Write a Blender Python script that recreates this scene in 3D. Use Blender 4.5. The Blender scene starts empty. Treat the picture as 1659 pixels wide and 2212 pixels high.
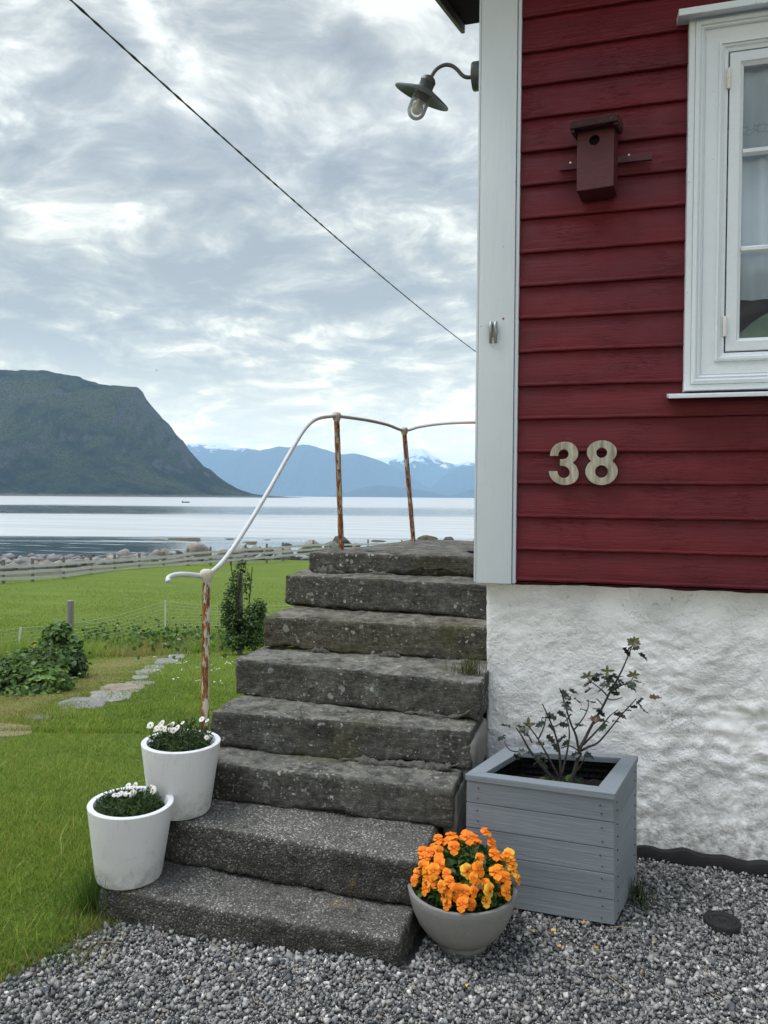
import bpy, bmesh, math, random
import numpy as np
from mathutils import Vector, Matrix
random.seed(7)
rng = np.random.default_rng(11)
scene = bpy.context.scene
COL = scene.collection

# ------------------------------------------------------------------ camera geometry (survey of the place)
YAW, PITCH, ROLL = math.radians(15.8), math.radians(-1.13), math.radians(.46)
FPX, CX, CY = 1659.0, 829.5, 1106.0
F0 = np.array([-math.sin(YAW), math.cos(YAW), 0.0])
R0 = np.array([math.cos(YAW), math.sin(YAW), 0.0])
U0 = np.array([0.0, 0.0, 1.0])
CF = F0 * math.cos(PITCH) + U0 * math.sin(PITCH)
CU = U0 * math.cos(PITCH) - F0 * math.sin(PITCH)
CR = R0 * math.cos(ROLL) + CU * math.sin(ROLL)
CU = CU * math.cos(ROLL) - R0 * math.sin(ROLL)
EYE = np.array([0.0, 0.0, 1.5])
def ray(x, y): return CF + CR * (x - CX) / FPX + CU * (CY - y) / FPX
def at_z(x, y, z): d = ray(x, y); return EYE + d * (z - EYE[2]) / d[2]
def at_Y(x, y, Y): d = ray(x, y); return EYE + d * Y / d[1]
def at_X(x, y, X): d = ray(x, y); return EYE + d * X / d[0]
def at_d(x, y, d): return EYE + ray(x, y) * d
SEA = -3.6

# ------------------------------------------------------------------ noise
def _hash(ix, iy, iz, s):
    h = (ix * 374761393 + iy * 668265263 + iz * 2147483647 + s * 1274126177) & 0xFFFFFFFF
    h = ((h ^ (h >> 13)) * 1274126177) & 0xFFFFFFFF
    h = ((h ^ (h >> 16)) * 2246822519) & 0xFFFFFFFF
    return ((h ^ (h >> 15)) & 0xFFFFFF) / float(0xFFFFFF) * 2 - 1
def vnoise(p, s=0):
    p = np.asarray(p, float); i = np.floor(p).astype(np.int64); f = p - i; f = f * f * (3 - 2 * f)
    r = 0
    for a in (0, 1):
        wa = f[:, 0] if a else 1 - f[:, 0]
        for b in (0, 1):
            wb = f[:, 1] if b else 1 - f[:, 1]
            for c in (0, 1):
                wc = f[:, 2] if c else 1 - f[:, 2]
                r = r + wa * wb * wc * _hash(i[:, 0] + a, i[:, 1] + b, i[:, 2] + c, s)
    return r
def fbm(p, o=4, s=0, gain=.5):
    p = np.asarray(p, float); r = 0; a = 1.0; t = 0
    for k in range(o):
        r = r + a * vnoise(p * 2 ** k + 17.3 * k, s + k); t += a; a *= gain
    return r / t
def ridged(p, o=4, s=0):
    p = np.asarray(p, float); r = 0; a = 1.0; t = 0
    for k in range(o):
        r = r + a * (1 - 2 * np.abs(vnoise(p * 2 ** k + 9.1 * k, s + k))); t += a; a *= .5
    return r / t
def p3(x, y, z=0.0):
    x, y, z = np.broadcast_arrays(np.asarray(x, float), np.asarray(y, float), np.asarray(z, float))
    return np.stack([x.ravel(), y.ravel(), z.ravel()], 1)

# ------------------------------------------------------------------ objects
def link(o, parent=None):
    COL.objects.link(o)
    if parent is not None: o.parent = parent
    return o
def wloc(o):
    v = Vector((0, 0, 0))
    while o is not None: v += o.location; o = o.parent
    return v
def tag(o, label=None, cat=None, group=None, kind=None):
    if label: o['label'] = label
    if cat: o['category'] = cat
    if group: o['group'] = group
    if kind: o['kind'] = kind
    return o
def thing(name, label, cat, loc, group=None):
    o = bpy.data.objects.new(name, None); o.empty_display_size = .1
    o.location = Vector(loc); link(o)
    return tag(o, label, cat, group)
def mesh_obj(name, me, mat, parent=None, loc=None, smooth=False):
    if mat is not None: me.materials.append(mat)
    if smooth: me.polygons.foreach_set('use_smooth', [True] * len(me.polygons))
    o = bpy.data.objects.new(name, me); link(o, parent)
    if loc is not None: o.location = Vector(loc)
    return o
def np_mesh(name, V, Fc, col=None, extra=None):
    V = np.asarray(V, np.float32); Fc = np.asarray(Fc, np.int32)
    me = bpy.data.meshes.new(name); k = Fc.shape[1]
    me.vertices.add(len(V)); me.vertices.foreach_set('co', V.ravel())
    me.loops.add(Fc.size); me.loops.foreach_set('vertex_index', Fc.ravel())
    me.polygons.add(len(Fc)); me.polygons.foreach_set('loop_start', np.arange(0, Fc.size, k, dtype=np.int32))
    me.update(calc_edges=True)
    if col is not None:
        a = me.attributes.new('Col', 'FLOAT_COLOR', 'POINT')
        c = np.ones((len(V), 4), np.float32); c[:, :3] = col
        a.data.foreach_set('color', c.ravel())
    if extra is not None:
        for n_, v_ in extra.items():
            a = me.attributes.new(n_, 'FLOAT', 'POINT'); a.data.foreach_set('value', np.asarray(v_, np.float32))
    return me
def grid_faces(nu, nv, off=0, flip=False):
    i = np.arange(nu - 1)[:, None] * nv + np.arange(nv - 1)[None, :]
    a = np.stack([i, i + nv, i + nv + 1, i + 1], -1).reshape(-1, 4) + off
    return a[:, ::-1] if flip else a

class MB:
    """collects polygons, then links them as one mesh object (vertices given in world space)"""
    def __init__(s): s.v = []; s.f = []
    def add(s, V, Fc):
        o = len(s.v); s.v += [tuple(map(float, p)) for p in V]; s.f += [tuple(int(i) + o for i in q) for q in Fc]; return s
    def box(s, a, b, M=None):
        (x0, y0, z0), (x1, y1, z1) = a, b
        V = [(x0,y0,z0),(x1,y0,z0),(x1,y1,z0),(x0,y1,z0),(x0,y0,z1),(x1,y0,z1),(x1,y1,z1),(x0,y1,z1)]
        if M is not None: V = [M @ Vector(p) for p in V]
        return s.add(V, [(0,3,2,1),(4,5,6,7),(0,1,5,4),(1,2,6,5),(2,3,7,6),(3,0,4,7)])
    def prism(s, lo, hi):
        n = len(lo)
        return s.add(list(lo) + list(hi), [tuple(range(n))[::-1], tuple(range(n, 2 * n))] + [(i, (i + 1) % n, n + (i + 1) % n, n + i) for i in range(n)])
    def tube(s, pts, r, k=10, cap=True):
        pts = [Vector(p) for p in pts]; n = len(pts)
        rs = r if hasattr(r, '__len__') else [r] * n
        V = []; t0 = (pts[1] - pts[0]).normalized()
        nrm = t0.cross(Vector((0, 0, 1)) if abs(t0.z) < .9 else Vector((1, 0, 0))).normalized()
        for i, p in enumerate(pts):
            t = (pts[min(i + 1, n - 1)] - pts[max(i - 1, 0)]).normalized()
            nrm = (nrm - t * nrm.dot(t)).normalized(); b = t.cross(nrm)
            for j in range(k):
                a = 2 * math.pi * j / k
                V.append(p + (nrm * math.cos(a) + b * math.sin(a)) * rs[i])
        Fc = [(i * k + j, i * k + (j + 1) % k, (i + 1) * k + (j + 1) % k, (i + 1) * k + j) for i in range(n - 1) for j in range(k)]
        if cap: Fc += [tuple(range(k))[::-1], tuple(range((n - 1) * k, n * k))]
        return s.add(V, Fc)
    def lathe(s, prof, k=40, M=None, close=False):
        V = []
        for r, z in prof:
            for j in range(k):
                a = 2 * math.pi * j / k; p = Vector((r * math.cos(a), r * math.sin(a), z))
                V.append(M @ p if M is not None else p)
        n = len(prof)
        Fc = [(i * k + j, i * k + (j + 1) % k, (i + 1) * k + (j + 1) % k, (i + 1) * k + j) for i in range(n - 1) for j in range(k)]
        if prof[0][0] > 1e-6: Fc.append(tuple(range(k))[::-1])
        if prof[-1][0] > 1e-6: Fc.append(tuple(range((n - 1) * k, n * k)))
        return s.add(V, Fc)
    def build(s, name, mat, parent=None, smooth=False, bevel=0, seg=2, merge=True, angle=None):
        o = wloc(parent) if parent is not None else Vector((0, 0, 0))
        me = bpy.data.meshes.new(name); me.from_pydata([(Vector(p) - o)[:] for p in s.v], [], s.f)
        bm = bmesh.new(); bm.from_mesh(me)
        if merge: bmesh.ops.remove_doubles(bm, verts=bm.verts, dist=1e-5)
        bmesh.ops.recalc_face_normals(bm, faces=bm.faces)
        if bevel:
            es = [e for e in bm.edges if e.is_manifold and e.calc_face_angle(0) > .5]
            bmesh.ops.bevel(bm, geom=es, offset=bevel, segments=seg, affect='EDGES', profile=.6, clamp_overlap=True)
        if smooth:
            for q in bm.faces: q.smooth = True
            for e in bm.edges:
                if e.is_manifold and e.calc_face_angle(0) > (angle or .7): e.smooth = False
        bm.to_mesh(me); bm.free(); me.update()
        return mesh_obj(name, me, mat, parent)

def catmull(pts, m=6):
    P = [Vector(p) for p in pts]; P = [P[0] * 2 - P[1]] + P + [P[-1] * 2 - P[-2]]; out = []
    for i in range(1, len(P) - 2):
        for k in range(m):
            t = k / m; a, b, c, d = P[i - 1], P[i], P[i + 1], P[i + 2]
            out.append(.5 * ((2 * b) + (c - a) * t + (2 * a - 5 * b + 4 * c - d) * t * t + (3 * b - a - 3 * c + d) * t ** 3))
    out.append(P[-2]); return out

# ------------------------------------------------------------------ node helpers
def nd(nt, typ, props=None, **ins):
    n = nt.nodes.new(typ)
    for k, v in (props or {}).items(): setattr(n, k, v)
    for k, v in ins.items():
        s = n.inputs[int(k[1:])] if k[0] == 'i' and k[1:].isdigit() else n.inputs[k.replace('_', ' ')]
        if isinstance(v, bpy.types.NodeSocket): nt.links.new(v, s)
        else: s.default_value = v
    return n
def C4(c): return (c[0], c[1], c[2], 1)
def ma(nt, op, a, b=None, c=None, clamp=False):
    k = dict(i0=a)
    if b is not None: k['i1'] = b
    if c is not None: k['i2'] = c
    return nd(nt, 'ShaderNodeMath', {'operation': op, 'use_clamp': clamp}, **k).outputs[0]
def vm(nt, op, a, b=None):
    k = dict(i0=a)
    if b is not None: k['i1'] = b
    n = nd(nt, 'ShaderNodeVectorMath', {'operation': op}, **k)
    return n.outputs[1] if op in ('LENGTH', 'DISTANCE', 'DOT_PRODUCT') else n.outputs[0]
def mx(nt, fac, a, b, blend='MIX'):
    a = C4(a) if isinstance(a, tuple) else a; b = C4(b) if isinstance(b, tuple) else b
    return nd(nt, 'ShaderNodeMix', {'data_type': 'RGBA', 'blend_type': blend}, i0=fac, i6=a, i7=b).outputs[2]
def ramp(nt, fac, stops, interp='LINEAR'):
    n = nt.nodes.new('ShaderNodeValToRGB'); nt.links.new(fac, n.inputs[0]); r = n.color_ramp; r.interpolation = interp
    while len(r.elements) < len(stops): r.elements.new(.5)
    for e, (p, c) in zip(r.elements, stops):
        e.position = p; e.color = C4(c) if isinstance(c, tuple) else (c, c, c, 1)
    return n.outputs[0]
def mapr(nt, v, a, b, c=0.0, d=1.0, smooth=False):
    n = nd(nt, 'ShaderNodeMapRange', {'interpolation_type': 'SMOOTHSTEP' if smooth else 'LINEAR'}, i0=v, i1=a, i2=b, i3=c, i4=d); return n.outputs[0]
def noise(nt, vec, scale, detail=4, rough=.55, dist=0.0):
    return nd(nt, 'ShaderNodeTexNoise', None, Vector=vec, Scale=scale, Detail=detail, Roughness=rough, Distortion=dist).outputs[0]
def voro(nt, vec, scale, feature='F1', rnd=1.0):
    return nd(nt, 'ShaderNodeTexVoronoi', {'feature': feature}, Vector=vec, Scale=scale, Randomness=rnd)
def pos(nt, scale=None, rot=None):
    g = nd(nt, 'ShaderNodeNewGeometry').outputs['Position']
    if scale is None and rot is None: return g
    k = dict(Vector=g)
    if scale is not None: k['Scale'] = scale
    if rot is not None: k['Rotation'] = rot
    return nd(nt, 'ShaderNodeMapping', None, **k).outputs[0]
def bump(nt, h, dist=.01, strength=1.0, normal=None):
    k = dict(Height=h, Distance=dist, Strength=strength)
    if normal is not None: k['Normal'] = normal
    return nd(nt, 'ShaderNodeBump', None, **k).outputs[0]
def material(name, rough=.6, spec=.4):
    m = bpy.data.materials.new(name); m.use_nodes = True; nt = m.node_tree; b = nt.nodes['Principled BSDF']
    b.inputs['Roughness'].default_value = rough; b.inputs['Specular IOR Level'].default_value = spec
    return m, nt, b
def setc(nt, b, c):
    if isinstance(c, bpy.types.NodeSocket): nt.links.new(c, b.inputs['Base Color'])
    else: b.inputs['Base Color'].default_value = C4(c)
def simple(name, c, rough=.6, metal=0.0, var=.25, scale=20, bumpd=0.0, spec=.4):
    m, nt, b = material(name, rough, spec); p = pos(nt); n = noise(nt, p, scale, 5)
    lo = tuple(x * (1 - var) for x in c); hi = tuple(min(1, x * (1 + var)) for x in c)
    setc(nt, b, mx(nt, n, lo, hi)); b.inputs['Metallic'].default_value = metal
    if bumpd: nt.links.new(bump(nt, noise(nt, p, scale * 3, 4), bumpd), b.inputs['Normal'])
    return m
def leafmat(name, attr=True, c=(.05, .1, .02), trans=.35, rough=.5, var=.0):
    m, nt, b = material(name, rough, .35)
    if attr: col = nd(nt, 'ShaderNodeAttribute', {'attribute_name': 'Col'}).outputs['Color']
    else:
        col = mx(nt, noise(nt, pos(nt), 40, 3), tuple(x * (1 - var) for x in c), tuple(x * (1 + var) for x in c))
    setc(nt, b, col)
    t = nd(nt, 'ShaderNodeBsdfTranslucent', None, Color=col)
    s = nd(nt, 'ShaderNodeMixShader', None, i0=trans, i1=b.outputs[0], i2=t.outputs[0])
    nt.links.new(s.outputs[0], nt.nodes['Material Output'].inputs[0])
    return m
EXPOSURE, SUN_W, SKY_W, BACK = 0.62, 1.9, .10, 1.05
SKY_OFF = (3.1, 7.4, 0)
HAZE_D, HAZE_COL, HAZE_TOP = .62e-4, (.47, .73, 1.0), 1250
# ------------------------------------------------------------------ materials
def m_white_paint(name, base=(.63, .69, .735), chips=True, grain=(60, 60, 4)):
    m, nt, b = material(name, .42, .4); p = pos(nt)
    n = noise(nt, p, 3, 5); col = mx(nt, n, tuple(x * .93 for x in base), tuple(min(1, x * 1.05) for x in base))
    if chips:
        s = mapr(nt, noise(nt, pos(nt, (30, 30, 9)), 1, 6, .7), .70, .73)
        col = mx(nt, ma(nt, 'MULTIPLY', s, .55), col, (.30, .28, .25))
        sp = voro(nt, p, 22); k = ma(nt, 'MULTIPLY', mapr(nt, sp.outputs['Distance'], .10, .06), ma(nt, 'GREATER_THAN', nd(nt, 'ShaderNodeSeparateColor', None, Color=sp.outputs['Color']).outputs[0], .86))
        col = mx(nt, ma(nt, 'MULTIPLY', k, .5), col, (.25, .25, .24))
    setc(nt, b, col)
    h = ma(nt, 'ADD', noise(nt, pos(nt, grain), 1.2, 5, .6), ma(nt, 'MULTIPLY', noise(nt, p, 55, 3), .5))
    nt.links.new(bump(nt, h, .0025, .8), b.inputs['Normal'])
    return m
def m_red(name):
    m, nt, b = material(name, .45, .28); p = pos(nt)
    n = mapr(nt, noise(nt, pos(nt, (1.6, 1.6, 7)), 1, 6, .65), .3, .7); col = mx(nt, n, (.088, .0078, .0140), (.138, .0105, .0180))
    s = mapr(nt, noise(nt, pos(nt, (12, 12, 26)), 1, 6, .75), .700, .712)
    col = mx(nt, ma(nt, 'MULTIPLY', s, .35), col, (.30, .13, .12))
    setc(nt, b, col)
    g = noise(nt, pos(nt, (5, 5, 85)), 1, 6, .65, .4)
    cr = ramp(nt, noise(nt, pos(nt, (6, 6, 40)), 1, 3, .5, 2.0), [(.47, 1.0), (.5, 0.0), (.53, 1.0)])
    msk = mapr(nt, noise(nt, p, 4, 2), .5, .62)
    h = ma(nt, 'ADD', ma(nt, 'MULTIPLY', g, .8), ma(nt, 'MULTIPLY', ma(nt, 'MULTIPLY', cr, msk), .3))
    nt.links.new(bump(nt, h, .004, .9), b.inputs['Normal'])
    nt.links.new(mapr(nt, noise(nt, p, 14, 4), .3, .7, .38, .6), b.inputs['Roughness'])
    return m
def m_stone(name, tint=(1, 1, 1), moss=0.0):
    m, nt, b = material(name, .85, .25); p = pos(nt); T = lambda c: tuple(x * t for x, t in zip(c, tint))
    n1 = noise(nt, p, 6, 7, .68); n2 = noise(nt, pos(nt, (10, 10, 75)), 1, 6, .62); n4 = noise(nt, p, 46, 5, .7)
    col = mx(nt, mapr(nt, n1, .32, .68), T((.034, .034, .031)), T((.125, .123, .112)))
    col = mx(nt, mapr(nt, n2, .48, .74, 0, .45), col, T((.20, .195, .178)))
    col = mx(nt, mapr(nt, n4, .35, .65), mx(nt, 1.0, col, (.55, .55, .55), 'MULTIPLY'), mx(nt, 1.0, col, (1.4, 1.4, 1.38), 'MULTIPLY'))
    # pale weathering blotches and clustered lichen rosettes of several sizes
    bl = mapr(nt, noise(nt, pos(nt, (11, 11, 20)), 1, 8, .74), .585, .68)
    col = mx(nt, ma(nt, 'MULTIPLY', bl, .50), col, (.31, .30, .265))
    clus = mapr(nt, noise(nt, p, 3.6, 3, .6), .44, .60)
    for sc, thr, mix, cc in ((17, .55, 1.0, (.38, .40, .36)), (31, .44, 1.0, (.52, .52, .48)), (9, .70, .7, (.29, .335, .28)), (58, .32, .9, (.46, .455, .41)), (105, .34, .7, (.40, .39, .36))):
        w = nd(nt, 'ShaderNodeTexNoise', None, Vector=p, Scale=sc * 2.2, Detail=3.0).outputs['Color']
        q = vm(nt, 'ADD', p, nd(nt, 'ShaderNodeVectorMath', {'operation': 'SCALE'}, i0=w, Scale=.75 / sc).outputs[0])
        v = voro(nt, q, sc); sp = nd(nt, 'ShaderNodeSeparateColor', None, Color=v.outputs['Color'])
        on = mapr(nt, ma(nt, 'MULTIPLY', sp.outputs[0], ma(nt, 'MULTIPLY_ADD', clus, .55, .45)), thr - .02, thr + .02); rad = ma(nt, 'MULTIPLY_ADD', sp.outputs[1], .26, .08)
        disc = mapr(nt, ma(nt, 'SUBTRACT', rad, v.outputs['Distance']), 0.0, .05)
        grain = mapr(nt, noise(nt, p, 220, 3, .7), .35, .6, .6, 1.0)
        col = mx(nt, ma(nt, 'MULTIPLY', ma(nt, 'MULTIPLY', on, disc), ma(nt, 'MULTIPLY', ma(nt, 'MULTIPLY', ma(nt, 'MULTIPLY_ADD', sp.outputs[2], .7, .3), mix), grain)), col, cc)
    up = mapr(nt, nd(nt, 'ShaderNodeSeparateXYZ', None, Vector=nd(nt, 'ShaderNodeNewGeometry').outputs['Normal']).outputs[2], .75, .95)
    up_pale = ma(nt, 'MULTIPLY', up, mapr(nt, noise(nt, p, 13, 8, .75), .42, .60))
    col = mx(nt, ma(nt, 'MULTIPLY', up_pale, .62), col, (.33, .32, .275))          # paler mottling on faces turned up
    mo = mapr(nt, noise(nt, p, 3.2, 5, .6), .54, .68)
    col = mx(nt, ma(nt, 'MULTIPLY', mo, .5 + moss), col, (.075, .070, .022))
    setc(nt, b, col)
    h = ma(nt, 'ADD', noise(nt, pos(nt, (26, 26, 70)), 1, 7, .7), ma(nt, 'MULTIPLY', noise(nt, p, 130, 4, .7), .5))
    nt.links.new(bump(nt, h, .016, 1.0), b.inputs['Normal'])
    return m
def m_concrete(name):
    m, nt, b = material(name, .8, .3); p = pos(nt)
    v = voro(nt, p, 150); sp = nd(nt, 'ShaderNodeSeparateColor', None, Color=v.outputs['Color'])
    g = ramp(nt, sp.outputs[0], [(0, (.06, .058, .055)), (.45, (.13, .125, .115)), (.72, (.22, .21, .19)), (.88, (.38, .365, .33)), (1, (.58, .56, .51))])
    edge = mapr(nt, v.outputs['Distance'], .75, .30)
    col = mx(nt, edge, (.06, .058, .054), g)
    st = mapr(nt, noise(nt, p, 2.6, 6, .66), .44, .60)
    col = mx(nt, ma(nt, 'MULTIPLY', st, .55), col, (.032, .031, .029))
    pit = mapr(nt, noise(nt, p, 24, 4, .6), .62, .70)
    col = mx(nt, ma(nt, 'MULTIPLY', pit, .7), col, (.02, .02, .019))
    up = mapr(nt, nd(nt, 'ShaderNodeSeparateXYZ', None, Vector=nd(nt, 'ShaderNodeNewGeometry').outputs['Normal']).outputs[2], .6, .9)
    side_dark = ma(nt, 'MULTIPLY', ma(nt, 'SUBTRACT', 1.0, up), mapr(nt, noise(nt, p, 5, 6, .7), .30, .60))
    col = mx(nt, ma(nt, 'MULTIPLY', side_dark, .72), col, (.022, .022, .019))          # darker mottling on faces not turned up
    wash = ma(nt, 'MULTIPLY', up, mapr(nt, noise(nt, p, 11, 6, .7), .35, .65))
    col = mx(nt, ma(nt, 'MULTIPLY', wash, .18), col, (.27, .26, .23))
    ye = ma(nt, 'MULTIPLY', mapr(nt, noise(nt, p, 5, 3), .64, .70), mapr(nt, noise(nt, p, 60, 2), .45, .6))
    col = mx(nt, ma(nt, 'MULTIPLY', ye, .55), col, (.20, .155, .03))
    setc(nt, b, col)
    h = ma(nt, 'ADD', ma(nt, 'MULTIPLY', v.outputs['Distance'], -.7), ma(nt, 'ADD', noise(nt, p, 40, 5), ma(nt, 'MULTIPLY', pit, -1.2)))
    nt.links.new(bump(nt, h, .006, 1.0), b.inputs['Normal'])
    return m
def m_plaster(name):
    m, nt, b = material(name, .75, .25); p = pos(nt)
    col = mx(nt, noise(nt, p, 2.2, 5), (.80, .81, .82), (.89, .895, .90))
    d = ma(nt, 'MULTIPLY', mapr(nt, noise(nt, p, 7, 4), .56, .66), mapr(nt, noise(nt, p, 70, 5, .7), .56, .64))
    col = mx(nt, ma(nt, 'MULTIPLY', d, .75), col, (.20, .20, .19))
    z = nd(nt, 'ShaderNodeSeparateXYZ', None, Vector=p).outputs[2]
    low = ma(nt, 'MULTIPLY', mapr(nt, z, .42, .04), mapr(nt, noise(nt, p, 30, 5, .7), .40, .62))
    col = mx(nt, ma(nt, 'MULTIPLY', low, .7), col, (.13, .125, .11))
    ck = ramp(nt, noise(nt, p, 3.4, 5, .6, 1.2), [(.4965, 0.0), (.5, 1.0), (.5035, 0.0)])
    col = mx(nt, ma(nt, 'MULTIPLY', ma(nt, 'MULTIPLY', ck, mapr(nt, noise(nt, p, 2.5, 2), .52, .6)), .55), col, (.22, .22, .21))
    ch = ma(nt, 'MULTIPLY', mapr(nt, noise(nt, p, 26, 6, .75), .66, .69), mapr(nt, noise(nt, p, 4, 3), .48, .58))
    col = mx(nt, ma(nt, 'MULTIPLY', ch, .8), col, (.27, .265, .25))
    gr = mapr(nt, noise(nt, p, 1.7, 5, .65), .52, .7)
    col = mx(nt, ma(nt, 'MULTIPLY', gr, .22), col, (.50, .50, .42))
    setc(nt, b, col)
    h = ma(nt, 'ADD', noise(nt, pos(nt, (34, 34, 38), (0, .3, 0)), 1, 7, .68, .3), ma(nt, 'MULTIPLY', noise(nt, p, 160, 3), .25))
    h = ma(nt, 'MULTIPLY', h, mapr(nt, noise(nt, p, 4.5, 4, .6), .36, .60, .15, 1.25)); nt.links.new(bump(nt, h, .020, .9), b.inputs['Normal'])
    return m
def m_rust(name, paint=.5):
    m, nt, b = material(name, .8, .2); p = pos(nt)
    n = noise(nt, pos(nt, (60, 60, 14)), 1, 6, .7)
    rust = ramp(nt, noise(nt, pos(nt, (45, 45, 18)), 1, 5, .65), [(.3, (.06, .020, .012)), (.46, (.19, .062, .022)), (.6, (.36, .15, .045)), (.74, (.50, .30, .13))])
    x = nd(nt, 'ShaderNodeSeparateXYZ', None, Vector=nd(nt, 'ShaderNodeNewGeometry').outputs['Normal']).outputs[0]
    k = ma(nt, 'MULTIPLY_ADD', x, .06, n)
    mask = mapr(nt, k, 1.0 - paint - .02, 1.0 - paint + .03)
    col = mx(nt, mask, rust, mx(nt, n, (.52, .46, .34), (.66, .62, .52)))
    setc(nt, b, col)
    nt.links.new(bump(nt, ma(nt, 'ADD', n, ma(nt, 'MULTIPLY', mask, .5)), .004, 1), b.inputs['Normal'])
    return m
def m_rail(name):
    m, nt, b = material(name, .4, .4); p = pos(nt)
    n = noise(nt, p, 38, 4, .6); k = mapr(nt, n, .68, .71)
    setc(nt, b, mx(nt, k, mx(nt, noise(nt, p, 9, 3), (.50, .52, .53), (.60, .62, .63)), mx(nt, n, (.10, .035, .015), (.30, .12, .04))))
    nt.links.new(bump(nt, noise(nt, p, 90, 3), .0015), b.inputs['Normal'])
    return m
def m_planter(name):
    m, nt, b = material(name, .62, .3); p = pos(nt)
    g = noise(nt, pos(nt, (5, 5, 90)), 1, 6, .6, .5); bi = ma(nt, 'FLOOR', ma(nt, 'DIVIDE', nd(nt, 'ShaderNodeSeparateXYZ', None, Vector=p).outputs[2], .0915))
    br = nd(nt, 'ShaderNodeTexWhiteNoise', {'noise_dimensions': '1D'}, W=bi).outputs[0]
    col = mx(nt, ma(nt, 'MULTIPLY_ADD', br, .6, ma(nt, 'MULTIPLY', g, .4)), (.165, .192, .218), (.225, .252, .282))
    col = mx(nt, mapr(nt, noise(nt, p, 6, 5), .56, .7, 0, .35), col, (.25, .275, .30))
    kn = voro(nt, pos(nt, (1, 1, 1.3)), 5.0); kk = ramp(nt, kn.outputs['Distance'], [(.03, .7), (.045, 0.0), (.06, .35), (.075, 0.0)])
    col = mx(nt, ma(nt, 'MULTIPLY', kk, .5), col, (.15, .16, .17))
    setc(nt, b, col)
    nt.links.new(bump(nt, g, .0025), b.inputs['Normal'])
    return m
def m_pot(name, base, bumpd=.001):
    m, nt, b = material(name, .55, .35); p = pos(nt)
    col = mx(nt, noise(nt, p, 9, 5), tuple(x * .9 for x in base), tuple(min(1, x * 1.06) for x in base))
    dr = ma(nt, 'MULTIPLY', mapr(nt, noise(nt, pos(nt, (70, 70, 5)), 1, 4), .66, .72), mapr(nt, noise(nt, p, 6, 2), .5, .6))
    col = mx(nt, ma(nt, 'MULTIPLY', dr, .35), col, (.30, .28, .24))
    cr = ramp(nt, noise(nt, p, 8, 3, .5, 1.4), [(.494, 0.0), (.5, 1.0), (.506, 0.0)])
    col = mx(nt, ma(nt, 'MULTIPLY', ma(nt, 'MULTIPLY', cr, mapr(nt, noise(nt, p, 5, 2), .5, .6)), .35), col, (.3, .3, .29))
    sm = ma(nt, 'MULTIPLY', mapr(nt, noise(nt, p, 12, 5, .7), .62, .70), .3)
    col = mx(nt, sm, col, tuple(x * .6 for x in base))
    oz = nd(nt, 'ShaderNodeSeparateXYZ', None, Vector=nd(nt, 'ShaderNodeTexCoord').outputs['Object']).outputs[2]
    spl = ma(nt, 'MULTIPLY', mapr(nt, oz, .085, .0), mapr(nt, noise(nt, p, 26, 7, .78), .42, .62))
    col = mx(nt, ma(nt, 'MULTIPLY', spl, .75), col, (.17, .16, .135))               # soil splashed up round the foot
    rm = ma(nt, 'MULTIPLY', mapr(nt, oz, .15, .27), mapr(nt, noise(nt, pos(nt, (60, 60, 7)), 1, 5, .7), .56, .68))
    col = mx(nt, ma(nt, 'MULTIPLY', rm, .35), col, (.36, .35, .31))
    setc(nt, b, col)
    nt.links.new(bump(nt, noise(nt, p, 120, 4), bumpd), b.inputs['Normal'])
    return m
def m_wood(name, c=(.26, .25, .23), grain=(60, 60, 4)):
    m, nt, b = material(name, .8, .2); g = noise(nt, pos(nt, grain), 1, 6, .65, .4)
    setc(nt, b, mx(nt, g, tuple(x * .5 for x in c), tuple(x * 1.35 for x in c)))
    nt.links.new(bump(nt, g, .004), b.inputs['Normal']); return m
def m_rock(name, a, c, sc=1.0, lich=True):
    m, nt, b = material(name, .85, .25); p = pos(nt)
    n = noise(nt, p, 1.3 * sc, 7, .7); col = mx(nt, mapr(nt, n, .3, .7), a, c)
    col = mx(nt, mapr(nt, noise(nt, p, 5 * sc, 6, .7), .5, .7, 0, .5), col, tuple(x * .45 for x in a))
    setc(nt, b, col); nt.links.new(bump(nt, noise(nt, p, 6 * sc, 7, .7), .10 / sc), b.inputs['Normal']); return m

M = {}
M['white'] = m_white_paint('white_paint'); M['white_clean'] = m_white_paint('white_window_paint', (.68, .735, .775), True, (40, 40, 40))
M['cream'] = simple('cream_paint', (.70, .68, .62), .5, var=.06)
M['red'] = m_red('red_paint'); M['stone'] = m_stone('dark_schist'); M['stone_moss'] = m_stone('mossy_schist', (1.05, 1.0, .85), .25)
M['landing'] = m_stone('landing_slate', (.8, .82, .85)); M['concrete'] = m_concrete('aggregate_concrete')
M['mortar'] = simple('lime_mortar', (.125, .12, .105), .9, var=.5, scale=60, bumpd=.012)
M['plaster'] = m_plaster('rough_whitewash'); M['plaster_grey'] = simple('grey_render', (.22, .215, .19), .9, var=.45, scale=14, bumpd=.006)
M['black'] = simple('black_membrane', (.012, .012, .013), .45, var=.3, scale=90, bumpd=.004)
M['rust'] = m_rust('rusty_post', .47); M['rail'] = m_rail('painted_rail')
M['planter'] = m_planter('grey_stained_wood'); M['pot'] = m_pot('white_pot', (.67, .685, .70)); M['bowl'] = m_pot('grey_bowl', (.215, .212, .205), .0015)
M['soil'] = simple('dark_soil', (.018, .014, .011), .95, var=.6, scale=90, bumpd=.02)
M['steel'] = simple('grey_metal', (.30, .31, .31), .4, .7, .15, 30); M['nail'] = simple('nail_head', (.07, .06, .055), .6, .3)
M['lamp'] = simple('lamp_grey_green', (.070, .082, .084), .45, .2, .25, 25, spec=.5)
M['dark'] = simple('roof_underside', (.018, .0095, .012), .9, var=.3, spec=.05); M['roof'] = simple('roof_sheet', (.05, .05, .055), .7)
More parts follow.
